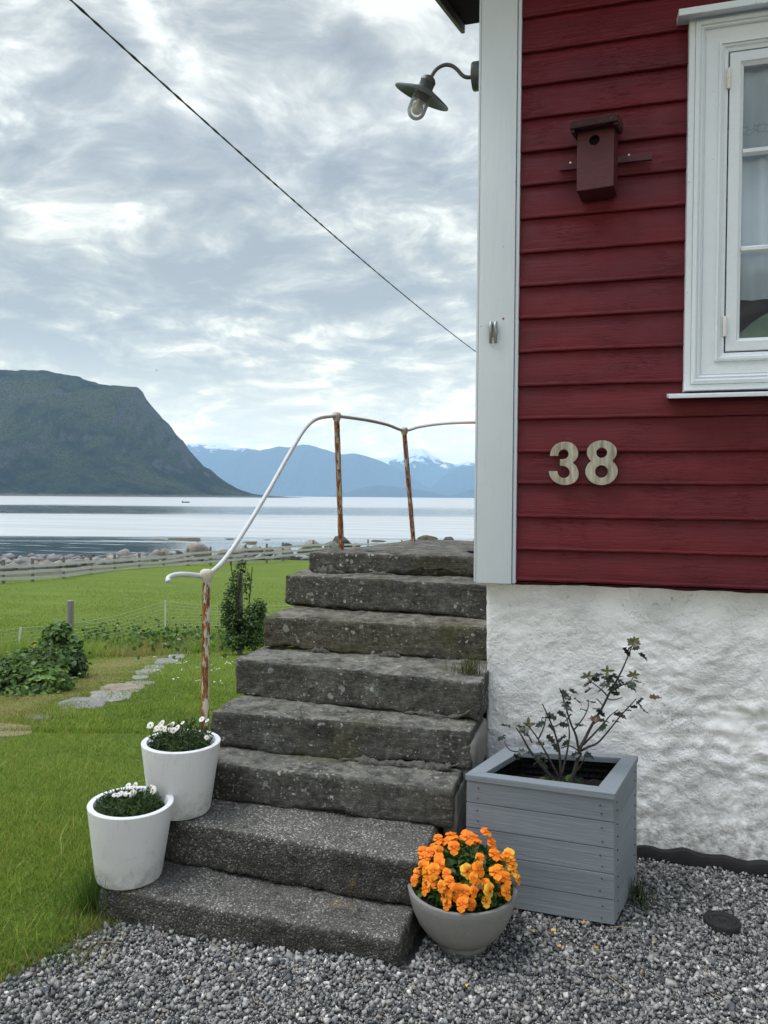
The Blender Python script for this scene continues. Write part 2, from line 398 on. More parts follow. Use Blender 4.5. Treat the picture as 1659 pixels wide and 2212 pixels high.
M['fascia'] = m_wood('weathered_fascia', (.22, .21, .19))
M['cable'] = simple('black_cable', (.012, .012, .014), .5)
M['wood'] = m_wood('weathered_wood', (.25, .245, .225)); M['rails_wood'] = m_wood('fence_rail_wood', (.56, .55, .52), (4, 4, 40))
M['post_wood'] = m_wood('fence_post_wood', (.17, .165, .15)); M['net'] = simple('pale_netting', (.30, .36, .20), .6); M['pole'] = simple('white_pole', (.7, .72, .72), .4)
M['hole'] = simple('hollow_shade', (.004, .003, .003), .9)
def m_numeral():
    m, nt, b = material('weathered_steel', .5, .4); g = noise(nt, pos(nt, (70, 70, 9)), 1, 5, .65)
    setc(nt, b, ramp(nt, g, [(.3, (.16, .145, .11)), (.5, (.34, .315, .25)), (.62, (.42, .40, .34)), (.75, (.52, .50, .45))]))
    b.inputs['Metallic'].default_value = .25; nt.links.new(mapr(nt, g, .3, .7, .65, .35), b.inputs['Roughness']); return m
M['numeral'] = m_numeral()
def m_glass(name, rough=.02, fac=.0, tint=(1, 1, 1), whiten=0):
    m = bpy.data.materials.new(name); m.use_nodes = True; nt = m.node_tree; nt.nodes.remove(nt.nodes['Principled BSDF'])
    fr = nd(nt, 'ShaderNodeFresnel', None, IOR=1.5).outputs[0]
    f = ma(nt, 'ADD', ma(nt, 'MULTIPLY', fr, 1.6), fac, clamp=True)
    g = nd(nt, 'ShaderNodeBsdfGlossy', None, Roughness=rough); t = nd(nt, 'ShaderNodeBsdfTransparent', None, Color=C4(tint))
    s = nd(nt, 'ShaderNodeMixShader', None, i0=f, i1=t.outputs[0], i2=g.outputs[0])
    if whiten:
        tr = nd(nt, 'ShaderNodeBsdfTranslucent', None, Color=(.85, .87, .87, 1)); s = nd(nt, 'ShaderNodeMixShader', None, i0=whiten, i1=s.outputs[0], i2=tr.outputs[0])  # even translucent white makes the glass paler
    nt.links.new(s.outputs[0], nt.nodes['Material Output'].inputs[0]); return m
M['glass'] = m_glass('window_glass'); M['jar'] = m_glass('lamp_glass', .08, .03, (.97, .98, .98), .22)
M['bulb'] = simple('frosted_bulb', (.6, .6, .6), .4, var=.05)
M['leaf'] = leafmat('leaf_green'); M['petal'] = leafmat('petal', trans=.25, rough=.6)
M['grass'] = leafmat('grass_blade', trans=.4); M['holly'] = leafmat('holly_leaf', trans=.08, rough=.3)
M['bark'] = simple('grey_bark', (.042, .036, .034), .85, var=.5, scale=60, bumpd=.003)
def m_col(name, rough=.8):
    m, nt, b = material(name, rough, .3); c = nd(nt, 'ShaderNodeAttribute', {'attribute_name': 'Col'}).outputs['Color']
    n = noise(nt, pos(nt), 150, 4, .6)
    setc(nt, b, mx(nt, 1.0, c, mx(nt, n, (.6, .6, .6), (1.3, 1.3, 1.3)), 'MULTIPLY')); return m
M['gravel'] = m_col('gravel_stone')
# ------------------------------------------------------------------ camera, sky, sun, air
cam = bpy.data.cameras.new('camera'); camo = bpy.data.objects.new('camera', cam); link(camo)
scene.cycles.volume_bounces = 5
camo.matrix_world = Matrix((( CR[0], CU[0], -CF[0], EYE[0]), (CR[1], CU[1], -CF[1], EYE[1]), (CR[2], CU[2], -CF[2], EYE[2]), (0, 0, 0, 1)))
cam.sensor_fit = 'VERTICAL'; cam.sensor_height = 36; cam.lens = 27; cam.clip_start = .05; cam.clip_end = 40000
scene.camera = camo
scene.view_settings.view_transform = 'Standard'; scene.view_settings.look = 'None'; scene.view_settings.exposure = EXPOSURE
scene.view_settings.gamma = 1

SUN_EL, SUN_AZ = math.radians(63), math.radians(-105)      # azimuth measured from +Y towards +X
sd = Vector((math.sin(SUN_AZ) * math.cos(SUN_EL), math.cos(SUN_AZ) * math.cos(SUN_EL), math.sin(SUN_EL)))
sl = bpy.data.lights.new('sun', 'SUN'); sl.energy = SUN_W; sl.angle = math.radians(40); sl.color = (1, .975, .94)
so = bpy.data.objects.new('sun', sl); link(so); so.rotation_euler = (-sd).to_track_quat('-Z', 'Y').to_euler()

world = bpy.data.worlds.new('World'); scene.world = world; world.use_nodes = True
nt = world.node_tree; bg = nt.nodes['Background']
sky = nd(nt, 'ShaderNodeTexSky', {'sky_type': 'NISHITA', 'sun_disc': False, 'sun_elevation': SUN_EL, 'sun_rotation': SUN_AZ})
tc = nd(nt, 'ShaderNodeTexCoord').outputs['Generated']
tc = nd(nt, 'ShaderNodeMapping', {'vector_type': 'POINT'}, Vector=tc, Rotation=(0, 0, -YAW)).outputs[0]
sx = nd(nt, 'ShaderNodeSeparateXYZ', None, Vector=tc); X, Y, Z = sx.outputs
zc = ma(nt, 'MAXIMUM', Z, 0.0); zz = ma(nt, 'ADD', zc, .25)
cp = nd(nt, 'ShaderNodeCombineXYZ', None, X=ma(nt, 'DIVIDE', X, zz), Y=ma(nt, 'DIVIDE', Y, zz), Z=0.0).outputs[0]
cp = nd(nt, 'ShaderNodeMapping', None, Vector=cp, Location=SKY_OFF, Scale=(.72, .80, 1)).outputs[0]
w = nd(nt, 'ShaderNodeTexNoise', None, Vector=cp, Scale=1.6, Detail=3.0).outputs['Color']
w = nd(nt, 'ShaderNodeVectorMath', {'operation': 'SCALE'}, i0=vm(nt, 'SUBTRACT', w, (.5, .5, .5)), Scale=.5).outputs[0]
cw = vm(nt, 'ADD', cp, w)
big = noise(nt, cw, 1.4, 2, .5); mid = noise(nt, cw, 6.6, 5, .55, .1); fine = noise(nt, cw, 19.0, 5, .6, .1)
d = ma(nt, 'ADD', ma(nt, 'MULTIPLY', big, .46), ma(nt, 'ADD', ma(nt, 'MULTIPLY', mid, .60), ma(nt, 'MULTIPLY', fine, .27)))
d = ma(nt, 'MULTIPLY_ADD', d, 1.30, -.352)
cl = ramp(nt, d, [(.33, (.715, .735, .712)), (.38, (.575, .598, .588)), (.435, (.440, .463, .468)), (.51, (.324, .348, .370)), (.63, (.240, .264, .296))])
# paler and warmer air low over the horizon
hz = mapr(nt, Z, .22, .015, 0, 1, True)
cl = mx(nt, ma(nt, 'MULTIPLY', hz, .40), cl, (.80, .83, .79))
cl = mx(nt, 1.0, cl, ramp(nt, ma(nt, 'MULTIPLY', Z, .25), [(0, (.74, .60, .36)), (.0125, (.61, .505, .32)), (.025, (.43, .375, .27)), (.045, (.30, .277, .232)), (.10, (.23, .226, .220)), (.15, (.215, .21, .205)), (.2, (.50, .51, .53)), (.25, (.62, .635, .66))]), 'MULTIPLY')
cl = mx(nt, 1.0, cl, (4.6, 4.6, 4.6), 'MULTIPLY')
back = mapr(nt, Y, .2, -.8, 1, BACK, True)
cl = mx(nt, 1.0, cl, nd(nt, 'ShaderNodeCombineColor', None, Red=ma(nt, 'MULTIPLY', back, mapr(nt, Y, .3, -.5, 1, .945)), Green=back, Blue=ma(nt, 'MULTIPLY', back, mapr(nt, Y, .3, -.5, 1, 1.09))).outputs[0], 'MULTIPLY')
# clouds replace nearly all of the clear sky behind them; both are multiplied by the low background strength
skyc = mx(nt, .93, sky.outputs[0], mx(nt, 1.0, cl, (1 / SKY_W,) * 3, 'MULTIPLY'))
nt.links.new(skyc, bg.inputs[0]); bg.inputs[1].default_value = SKY_W

# closed box of pale air round everything
def haze_box():
    me = MB().box((-26000, -400, -8), (12000, 20500, HAZE_TOP))
    m = bpy.data.materials.new('pale_air'); m.use_nodes = True; t = m.node_tree; t.nodes.remove(t.nodes['Principled BSDF'])
    v = nd(t, 'ShaderNodeVolumePrincipled', None, Color=C4(HAZE_COL), Density=HAZE_D, Anisotropy=.0)
    t.links.new(v.outputs[0], t.nodes['Material Output'].inputs['Volume'])
    tag(me.build('haze', m), 'thin blue air over the fjord', None, None, 'stuff')
if HAZE_D > 0: haze_box()

# ------------------------------------------------------------------ land
HD = np.array([-60, 0, 3.6, 4.6, 7.5, 12, 15, 20, 26, 38, 48, 56, 63, 70, 95], float)
HZ = np.array([0, 0, 0, -.03, -.35, -1.0, -1.4, -1.88, -2.36, -2.98, -3.1, -3.18, -3.75, -4.2, -5.6])
def ground_h(x, y):
    x = np.asarray(x, float); y = np.asarray(y, float)
    d = x * F0[0] + y * F0[1]
    h = np.interp(d, HD, HZ); 
    for e in (-.8, .8): h = h + np.interp(d + e * np.clip(d / 8, 0, 1.5), HD, HZ)
    h /= 3
    h = h + .045 * np.exp(-((x + .74) ** 2 + (y - 2.2) ** 2) / .055)
    a = np.clip((d - 4.5) / 6, 0, 1)
    h = h + a * .10 * fbm(p3(x * .22, y * .22), 3, 3).reshape(h.shape)
    return h
BA = [at_z(*q, 0)[:2] for q in ((-700, 2330), (0, 2120), (100, 2068), (200, 2008), (262, 1978))]
def lawn_side(x, y):                                                   # > 0 on the lawn, < 0 on the gravel (metres)
    x = np.asarray(x, float); y = np.asarray(y, float)
    bx = np.array([q[0] for q in BA]); by = np.array([q[1] for q in BA])
    xx = np.concatenate([[-40], bx, [-1.6, -1.55, 40]]); yy = np.concatenate([[by[0] - 6], by, [2.33, 3.45, 3.45]])
    return y - np.interp(x, xx, yy) + .15 * fbm(p3(x * 3, y * 3), 5, 8, .6).reshape(x.shape)
_DD = np.geomspace(2.5, 60, 700)
def on_ground(x, y, lift=0.0):
    P = EYE[None] + ray(x, y)[None] * _DD[:, None]; e = P[:, 2] - ground_h(P[:, 0], P[:, 1]) - lift
    i = int(np.argmax(e < 0)) if (e < 0).any() else len(_DD) - 1
    if i == 0: return P[0]
    t = e[i - 1] / (e[i - 1] - e[i]); return P[i - 1] + (P[i] - P[i - 1]) * t
PATH = np.array([on_ground(*q)[:2] for q in ((-160, 1625), (-20, 1580), (70, 1552), (150, 1515), (225, 1485), (300, 1447), (360, 1415), (420, 1388))])
def dry_mask(x, y):
    x = np.asarray(x, float); y = np.asarray(y, float); q = np.stack([x.ravel(), y.ravel()], 1); best = np.full(len(q), 9.0)
    for a, b in zip(PATH[:-1], PATH[1:]):
        n = np.array([-(b - a)[1], (b - a)[0]]) / np.linalg.norm(b - a); o = n * .38
        t = np.clip(((q - a - o) @ (b - a)) / ((b - a) @ (b - a)), 0, 1); best = np.minimum(best, np.linalg.norm(q - a - o - t[:, None] * (b - a), axis=1))
    return np.clip(1.15 - best / .62 + .45 * fbm(p3(q[:, 0] * 2.5, q[:, 1] * 2.5), 3, 61), 0, 1).reshape(x.shape)
def build_ground():
    dd = np.unique(np.concatenate([np.linspace(-60, 0, 13), np.linspace(0, 1.2, 5), np.linspace(1.2, 5, 96), np.geomspace(5, 100, 90)]))
    s = np.unique(np.concatenate([np.linspace(-80, -8, 30), np.linspace(-8, -3, 26), np.linspace(-3, 1.6, 93), np.linspace(1.6, 6, 12), np.linspace(6, 60, 14)]))
    D, S = np.meshgrid(dd, s, indexing='ij'); x = D * F0[0] + S * R0[0]; y = D * F0[1] + S * R0[1]
    h = ground_h(x, y); L = np.clip(lawn_side(x, y) / .16 + .5, 0, 1)
    h = h - .012 * (1 - L) + .012 * L
    fx = CX + S / np.maximum(D, 1) * FPX; shore = np.clip((D - 1.0 - np.interp(fx, [-60, 70, 137, 196, 247, 353, 406, 530, 611, 740, 868, 1024], [36.5, 39, 41, 43.5, 46, 49, 50, 52, 55, 61, 66, 70])) / 1.5, 0, 1) * (D > 30)
    me = np_mesh('ground', p3(x, y, h), grid_faces(len(dd), len(s)), None, {'lawn': L.ravel(), 'shore': shore.ravel(), 'dry': dry_mask(x, y).ravel()})
    m, nt, b = material('turf_and_grit', .95, .15); p = pos(nt)
    lw = nd(nt, 'ShaderNodeAttribute', {'attribute_name': 'lawn'}).outputs['Fac']; sh = nd(nt, 'ShaderNodeAttribute', {'attribute_name': 'shore'}).outputs['Fac']
    n1 = noise(nt, p, .35, 5, .6); n2 = noise(nt, p, 3.5, 5, .65); n3 = noise(nt, pos(nt, (24, 24, 24)), 1, 6, .7)
    turf = mx(nt, n1, (.108, .172, .026), (.160, .210, .038))
    turf = mx(nt, mapr(nt, n2, .35, .7, 0, .55), turf, (.080, .138, .021))
    turf = mx(nt, mapr(nt, n3, .35, .7), mx(nt, 1.0, turf, (.62, .62, .62), 'MULTIPLY'), mx(nt, 1.0, turf, (1.25, 1.22, 1.1), 'MULTIPLY'))
    st = noise(nt, pos(nt, (.12, 1.1, 1), (0, 0, .35)), 1, 5, .6)
    turf = mx(nt, mapr(nt, st, .5, .7, 0, .6), turf, (.17, .225, .042))
    dr = nd(nt, 'ShaderNodeAttribute', {'attribute_name': 'dry'}).outputs['Fac']                  # trodden strip beside the flagstones
    turf = mx(nt, ma(nt, 'MULTIPLY', dr, mapr(nt, n3, .3, .6)), turf, (.22, .19, .075))
    bare = ma(nt, 'MULTIPLY', mapr(nt, noise(nt, p, 1.1, 5, .7), .60, .68), .5); turf = mx(nt, bare, turf, (.17, .16, .06))
    grit = mx(nt, n3, (.055, .052, .048), (.13, .125, .118))
    col = mx(nt, lw, grit, turf); col = mx(nt, sh, col, mx(nt, n2, (.035, .040, .025), (.15, .14, .12)))
    setc(nt, b, col)
    nt.links.new(bump(nt, n3, .03), b.inputs['Normal'])
    tag(mesh_obj('ground', me, m, None, None, True), 'gravel yard and lawn sloping to the shore', None, None, 'structure')
build_ground()

def build_water():
    V = []; dd = np.geomspace(40, 20000, 46); V = []
    s = np.linspace(-1.15, 1.15, 13)
    D, S = np.meshgrid(dd, s, indexing='ij'); x = D * F0[0] + S * D * R0[0]; y = D * F0[1] + S * D * R0[1]
    me = np_mesh('fjord_water', p3(x, y, SEA), grid_faces(len(dd), len(s)))
    m, nt, b = material('fjord_water', .1, .5)
    p = pos(nt, None, (0, 0, -YAW)); sp = nd(nt, 'ShaderNodeSeparateXYZ', None, Vector=p)
    lg = ma(nt, 'LOGARITHM', ma(nt, 'MAXIMUM', sp.outputs[1], 10.0), 10.0)
    wob = ma(nt, 'MULTIPLY', ma(nt, 'SUBTRACT', noise(nt, nd(nt, 'ShaderNodeCombineXYZ', None, X=ma(nt, 'MULTIPLY', sp.outputs[0], .012), Y=ma(nt, 'MULTIPLY', lg, 22.0)).outputs[0], 1, 5, .6), .5), .16)
    e = ma(nt, 'ADD', lg, wob)
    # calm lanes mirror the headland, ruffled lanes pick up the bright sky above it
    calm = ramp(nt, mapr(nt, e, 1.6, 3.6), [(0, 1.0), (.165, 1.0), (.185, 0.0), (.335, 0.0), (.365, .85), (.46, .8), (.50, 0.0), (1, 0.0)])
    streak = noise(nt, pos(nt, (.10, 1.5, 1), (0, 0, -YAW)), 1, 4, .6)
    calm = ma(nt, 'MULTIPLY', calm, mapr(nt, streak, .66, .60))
    rip = noise(nt, pos(nt, (.35, 2.6, 1), (0, 0, -YAW)), 1, 6, .65)
    ruff = ma(nt, 'SUBTRACT', 1.0, calm)
    # the wave facets one sees at such a low angle lean towards the eye, so reflectance follows the still surface
    fr = nd(nt, 'ShaderNodeFresnel', None, IOR=1.333).outputs[0]
    bn = nd(nt, 'ShaderNodeBump', None, Height=rip, Strength=1.0, Distance=ma(nt, 'MULTIPLY_ADD', ruff, .10, .012)).outputs[0]
    g = nd(nt, 'ShaderNodeBsdfGlossy', {'distribution': 'MULTI_GGX'}, Roughness=ma(nt, 'MULTIPLY_ADD', ruff, .34, .05), Normal=bn)
    g.inputs['Color'].default_value = (.94, .95, .96, 1)
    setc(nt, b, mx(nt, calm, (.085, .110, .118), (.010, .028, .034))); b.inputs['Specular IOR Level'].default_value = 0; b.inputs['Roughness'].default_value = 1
    s = nd(nt, 'ShaderNodeMixShader', None, i0=ma(nt, 'MULTIPLY', fr, mapr(nt, noise(nt, pos(nt, (.02, .55, 1), (0, 0, -YAW)), 1, 6, .7), .32, .68, .62, .92)), i1=b.outputs[0], i2=g.outputs[0])
    nt.links.new(s.outputs[0], nt.nodes['Material Output'].inputs[0])
    tag(mesh_obj('fjord_water', me, m), 'pale rippled fjord water', None, None, 'structure')
build_water()

# ------------------------------------------------------------------ far land across the water
HOR = lambda x: 1066.6 + 13.3 * x / 1659
def far_land(name, label, sil, D0, D1, mat, nu, nt_, prof, gully, seed, x0, x1, small=.004, gs=1.0):
    xs = np.linspace(x0, x1, nu); t = np.linspace(0, 1.25, nt_)
    sx_ = np.array([q[0] for q in sil], float); sy_ = np.array([q[1] for q in sil], float)
    Hs = (HOR(xs) - np.interp(xs, sx_, sy_)) / FPX * D1 + 1.5 - SEA
    Hs = np.maximum(Hs, 0)
    Xg, T = np.meshgrid(xs, t, indexing='ij'); D = D0 + (D1 - D0) * T; lat = (Xg - CX) / FPX * D1
    pr = np.interp(T, prof[0], prof[1])
    wx = lat / (D1 - D0) * gs
    g = ridged(p3(wx * 3.0 + .25 * fbm(p3(wx * 2, T * 2), 3, seed).reshape(wx.shape), T * 1.0), 6, seed).reshape(wx.shape)
    w = np.clip(T * 4, 0, 1) * np.clip((1.0 - T) * 5, 0, 1)
    z = Hs[:, None] * (pr + gully * g * w) + Hs.max() * small * fbm(p3(wx * 24, T * 24), 3, seed + 5).reshape(wx.shape) * np.clip(T * 6, 0, 1)
    z = np.minimum(z, Hs[:, None] * (D / D1) * (1.0 + small))            # never above the crest line of the land behind it
    z = z * np.where(T > 1, np.clip(1 - (T - 1) * 2.5, 0, 1), 1) + SEA - 1.5
    x = D * F0[0] + lat * R0[0]; y = D * F0[1] + lat * R0[1]
    me = np_mesh(name, p3(x, y, z), grid_faces(nu, nt_, flip=True))
    return tag(mesh_obj(name, me, mat, None, None, True), label, None, None, 'structure')
def m_headland():
    m, nt, b = material('wooded_headland', .95, .1); p = pos(nt)
    gn = nd(nt, 'ShaderNodeNewGeometry'); nz = nd(nt, 'ShaderNodeSeparateXYZ', None, Vector=gn.outputs['Normal']).outputs[2]
    z = nd(nt, 'ShaderNodeSeparateXYZ', None, Vector=p).outputs[2]
    n0 = noise(nt, p, .0032, 4, .6, .6); n1 = noise(nt, p, .009, 7, .7, .4); n2 = noise(nt, p, .030, 7, .72); n3 = noise(nt, p, .16, 4, .7)
    veg = mx(nt, mapr(nt, n1, .44, .54), (.004, .013, .010), (.032, .050, .018))
    veg = mx(nt, mapr(nt, n0, .49, .56, 0, .75), veg, (.070, .078, .030))
    veg = mx(nt, mapr(nt, n3, .38, .62), mx(nt, 1.0, veg, (.30, .30, .30), 'MULTIPLY'), mx(nt, 1.0, veg, (1.7, 1.7, 1.7), 'MULTIPLY'))
    rk = mx(nt, mapr(nt, n3, .3, .7), (.022, .022, .022), (.15, .145, .135))
    k = ma(nt, 'ADD', nz, ma(nt, 'MULTIPLY', ma(nt, 'SUBTRACT', n1, .5), .9))
    col = mx(nt, mapr(nt, k, .72, .60), veg, rk)
    col = mx(nt, mapr(nt, ma(nt, 'ADD', z, ma(nt, 'MULTIPLY', n2, 14.0)), 11.0, 6.0), col, (.24, .225, .20))
    setc(nt, b, col); nt.links.new(bump(nt, ma(nt, 'ADD', ma(nt, 'MULTIPLY', n2, 2.0), n3), 26.0), b.inputs['Normal']); return m
def m_far(name, snow, zlo, zhi, sc=1.0, s0=-.31, s1=.07):
    m, nt, b = material(name, .95, .1); p = pos(nt)
    z = nd(nt, 'ShaderNodeSeparateXYZ', None, Vector=p).outputs[2]
    n1 = noise(nt, p, .0022 * sc, 6, .65); n2 = noise(nt, p, .012 * sc, 6, .7)
    col = mx(nt, n1, (.030, .045, .045), (.075, .085, .080))
    if snow:
        k = ma(nt, 'ADD', mapr(nt, z, zlo, zhi, s0, s1), ma(nt, 'ADD', ma(nt, 'MULTIPLY', n1, .6), ma(nt, 'MULTIPLY', n2, .5)))
        col = mx(nt, mapr(nt, k, .50, .53), col, (.82, .84, .86))
    setc(nt, b, col); nt.links.new(bump(nt, n2, 60.0), b.inputs['Normal']); return m
HEAD = [(-900, 900), (-500, 830), (-200, 800), (0, 802), (20, 799.5), (55, 801), (100, 803), (118, 806), (150, 812), (178, 817), (186, 822), (205, 827), (240, 834), (280, 838), (300, 839), (308, 846), (316, 862), (322, 869), (340, 890), (352, 905), (366, 917), (382, 940), (396, 953), (410, 973), (425, 990), (440, 1006), (456, 1015), (470, 1028), (490, 1042), (510, 1053), (530, 1060), (548, 1066), (570, 1069), (600, 1071), (625, 1072.5), (660, 1074)]
far_land('headland', 'dark steep headland with a flat top across the fjord', HEAD, 1950, 2700, m_headland(), 520, 150,
         ([0, .06, .30, .55, .72, .86, .95, 1.0, 1.25], [0, .035, .24, .48, .66, .92, .985, 1.0, 1.0]), .20, 21, -900, 660, .014, .8)
SNOWL = [(250, 985), (414, 956), (425, 959), (437, 957), (455, 955.5), (480, 957), (500, 966), (534, 967), (548, 970), (570, 974), (585, 971), (600, 975), (640, 985), (720, 1010), (800, 1045), (840, 1074)]
far_land('snowy_ridge', 'pale blue ridge with long snow patches behind the headland', SNOWL, 13000, 15300, m_far('snowy_rock_a', True, 600, 1010, .5), 150, 50,
         ([0, .3, .7, 1, 1.25], [0, .3, .78, 1, 1]), .12, 33, 250, 840, .012)
MAIN = [(420, 1074), (470, 1030), (510, 985), (534, 969), (560, 973), (588, 967), (600, 964), (619, 966.5), (638, 963.5), (650, 960.5), (664, 960), (682, 964.5), (713, 974.5), (734, 981), (768, 979.5), (792, 986), (810, 991), (840, 1003), (865, 1015), (895, 1035), (920, 1050), (952, 1066), (970, 1073), (990, 1077)]
far_land('blue_mountain', 'long blue mountain with thin snow along its crest', MAIN, 11700, 14000, m_far('snowy_rock_b', True, 850, 1230, .5, -.5, -.02), 170, 50,
         ([0, .3, .7, 1, 1.25], [0, .3, .78, 1, 1]), .12, 41, 420, 990, .010)
BACK_S = [(700, 1074), (760, 1010), (800, 991), (812, 991), (830, 987), (850, 988), (858, 982), (866, 975.5), (876, 972), (886, 972), (893, 969.5), (900, 971), (911, 969), (920, 975), (930, 982), (948, 991), (962, 999), (984, 1003), (996, 998), (1005, 995), (1022, 1000), (1070, 985), (1130, 1000), (1250, 1030), (1400, 1075)]
far_land('snow_peak', 'jagged snow covered peak far behind the fjord', BACK_S, 15600, 17700, m_far('snowy_rock_c', True, 430, 1010, .42, -.22, .12), 200, 50,
         ([0, .3, .7, 1, 1.25], [0, .3, .74, 1, 1]), .16, 52, 700, 1400, .012, 1.3)
RIGHT = [(900, 1076), (940, 1045), (960, 1027), (985, 1011), (1022, 1005), (1100, 985), (1250, 1000), (1500, 1050), (1600, 1076)]
far_land('right_spur', 'blue spur running down from the snow peak beside the house', RIGHT, 12200, 14000, m_far('bare_rock_d', False, 0, 1), 100, 40,
         ([0, .3, .7, 1, 1.25], [0, .3, .78, 1, 1]), .10, 63, 900, 1600, .008)
LOW = [(650, 1076), (740, 1066), (770, 1056), (797, 1049.5), (817, 1047), (850, 1050), (883, 1054), (935, 1062.5), (963, 1070), (985, 1067), (1022, 1055), (1080, 1040), (1200, 1055), (1300, 1076)]
far_land('low_hill', 'low dark blue hill at the waterline under the mountains', LOW, 9100, 10100, m_far('bare_rock_e', False, 0, 1), 120, 30,
         ([0, .3, .7, 1, 1.25], [0, .34, .80, 1, 1]), .06, 71, 650, 1300, .01)
# ------------------------------------------------------------------ the red house
YW, XC, XE = 3.372, -.528, 4.2                       # foundation face, left corner, right end
house = thing('red_house', 'dark red clapboard house on a rough whitewashed foundation', 'house', (XC, YW, 0))
ZB = [1.146, 1.277, 1.416, 1.558, 1.693, 1.833, 1.974, 2.118, 2.260, 2.397, 2.538, 2.682, 2.823, 2.963, 3.102, 3.240, 3.381, 3.527, 3.67, 3.81, 3.955]
WIN = (.310, 1.30, 1.932, 3.400)                    # window casing x0, x1, z0, z1
def cladding(name, axis):
    prof = [(0, .040), (.0, .005), (.002, .001), (.006, 0), (.012, .000), (.0135, .0010), (.0165, .0016), (.019, .0012), (.05, .005), (.095, .011), (.999, .0205)]
    u = np.arange(-.41, 1.75, .022) if axis == 'x' else np.array([3.36, 4.0, 5.0, 6.6])
    if axis == 'x': u = np.concatenate([u, np.linspace(1.8, XE, 6)])
    V = []; F = []; n = len(u)
    for k in range(len(ZB) - 1):
        h = ZB[k + 1] - ZB[k] + .004; o = len(V)
        jz = .0022 * fbm(p3(u * 5, k * 3.7), 3, 5) + .0012 * fbm(p3(u * 30, k), 2, 6); jy = .0022 * fbm(p3(u * 2.2, k * 5.1), 2, 9)
        for f, dy in prof:
            zz = ZB[k] + (f if f < .9 else h)
            for i in range(n):
                z = zz + jz[i] * (1 if f < .06 else .4); y = 3.314 + dy + jy[i] + .0012 * _n1(u[i] * 12, f * 40 + k * 9)
                V.append((u[i], y, z) if axis == 'x' else (XC + .02 + dy, u[i], z))
        for r in range(len(prof) - 1):
            for i in range(n - 1):
                if axis == 'x':
                    c = (u[i] + u[i + 1]) / 2; zz = ZB[k] + prof[r][0]
                    if WIN[0] + .15 < c < WIN[1] - .15 and WIN[2] + .12 < zz < WIN[3] - .16: continue
                F.append((o + r * n + i, o + r * n + i + 1, o + (r + 1) * n + i + 1, o + (r + 1) * n + i))
    me = bpy.data.meshes.new(name); L = wloc(house)
    me.from_pydata([(Vector(p) - L)[:] for p in V], [], F); me.update()
    return mesh_obj(name, me, M['red'], house, None, True)
def _n1(a, b): return math.sin(a * 1.7 + b) * .5 + math.sin(a * 3.9 - b * 1.3) * .5
wall = cladding('wall', 'x'); cladding('wall', 'y')
b = MB()
b.box((XC + .03, 6.58, 1.0), (XE, 6.6, 4.0)); b.box((XE - .02, 3.36, 1.0), (XE, 6.57, 4.4)); b.box((XC + .08, 3.42, 1.06), (XE - .03, 6.56, 1.13))
b.build('wall', M['red'], house)
# corner boards
cb = MB(); cb.box((XC + .0115, 3.290, 1.133), (-.3655, 3.345, 3.95)).box((-.3632, 3.300, 1.134), (-.3490, 3.345, 3.95)).box((XC, 3.297, 1.135), (XC + .0095, 3.55, 3.95))
cb.build('corner_board', M['white'], house, True, .003)
# roof: 19 degree slope rising away from the yard, with a verge over the left side
def rz(y): return 4.516 + (y - 4.96) * .352
V = lambda y, dz: [(-.90, y, rz(y) + dz), (XE + .3, y, rz(y) + dz)]
rf = MB(); rf.prism([(-.885, 2.95, rz(2.95) + .03), (XE + .3, 2.95, rz(2.95) + .03), (XE + .3, 4.96, rz(4.96) + .03), (-.885, 4.96, rz(4.96) + .03)],
                    [(-.885, 2.95, rz(2.95) + .09), (XE + .3, 2.95, rz(2.95) + .09), (XE + .3, 4.96, rz(4.96) + .09), (-.885, 4.96, rz(4.96) + .09)])
rf.prism([(XC, 4.97, rz(4.96) + .03), (XE + .3, 4.97, rz(4.96) + .03), (XE + .3, 6.75, 3.92), (XC, 6.75, 3.92)], [(XC, 4.97, rz(4.96) + .09), (XE + .3, 4.97, rz(4.96) + .09), (XE + .3, 6.75, 3.98), (XC, 6.75, 3.98)])
rf.prism([(XC + .03, 3.38, 3.9), (XC + .03, 6.56, 3.9), (XC + .03, 4.96, rz(4.96) + .01)], [(XC + .05, 3.38, 3.9), (XC + .05, 6.56, 3.9), (XC + .05, 4.96, rz(4.96) + .01)])
roof = rf.build('roof', M['dark'], house)
fb = MB(); fb.prism([(-.912, 2.93, rz(2.93) - .02), (-.912, 4.97, rz(4.97) - .02), (-.912, 4.97, rz(4.97) + .12), (-.912, 2.93, rz(2.93) + .12)],
                    [(-.888, 2.93, rz(2.93) - .02), (-.888, 4.97, rz(4.97) - .02), (-.888, 4.97, rz(4.97) + .12), (-.888, 2.93, rz(2.93) + .12)])
fb.build('bargeboard', M['fascia'], roof, False, .003)
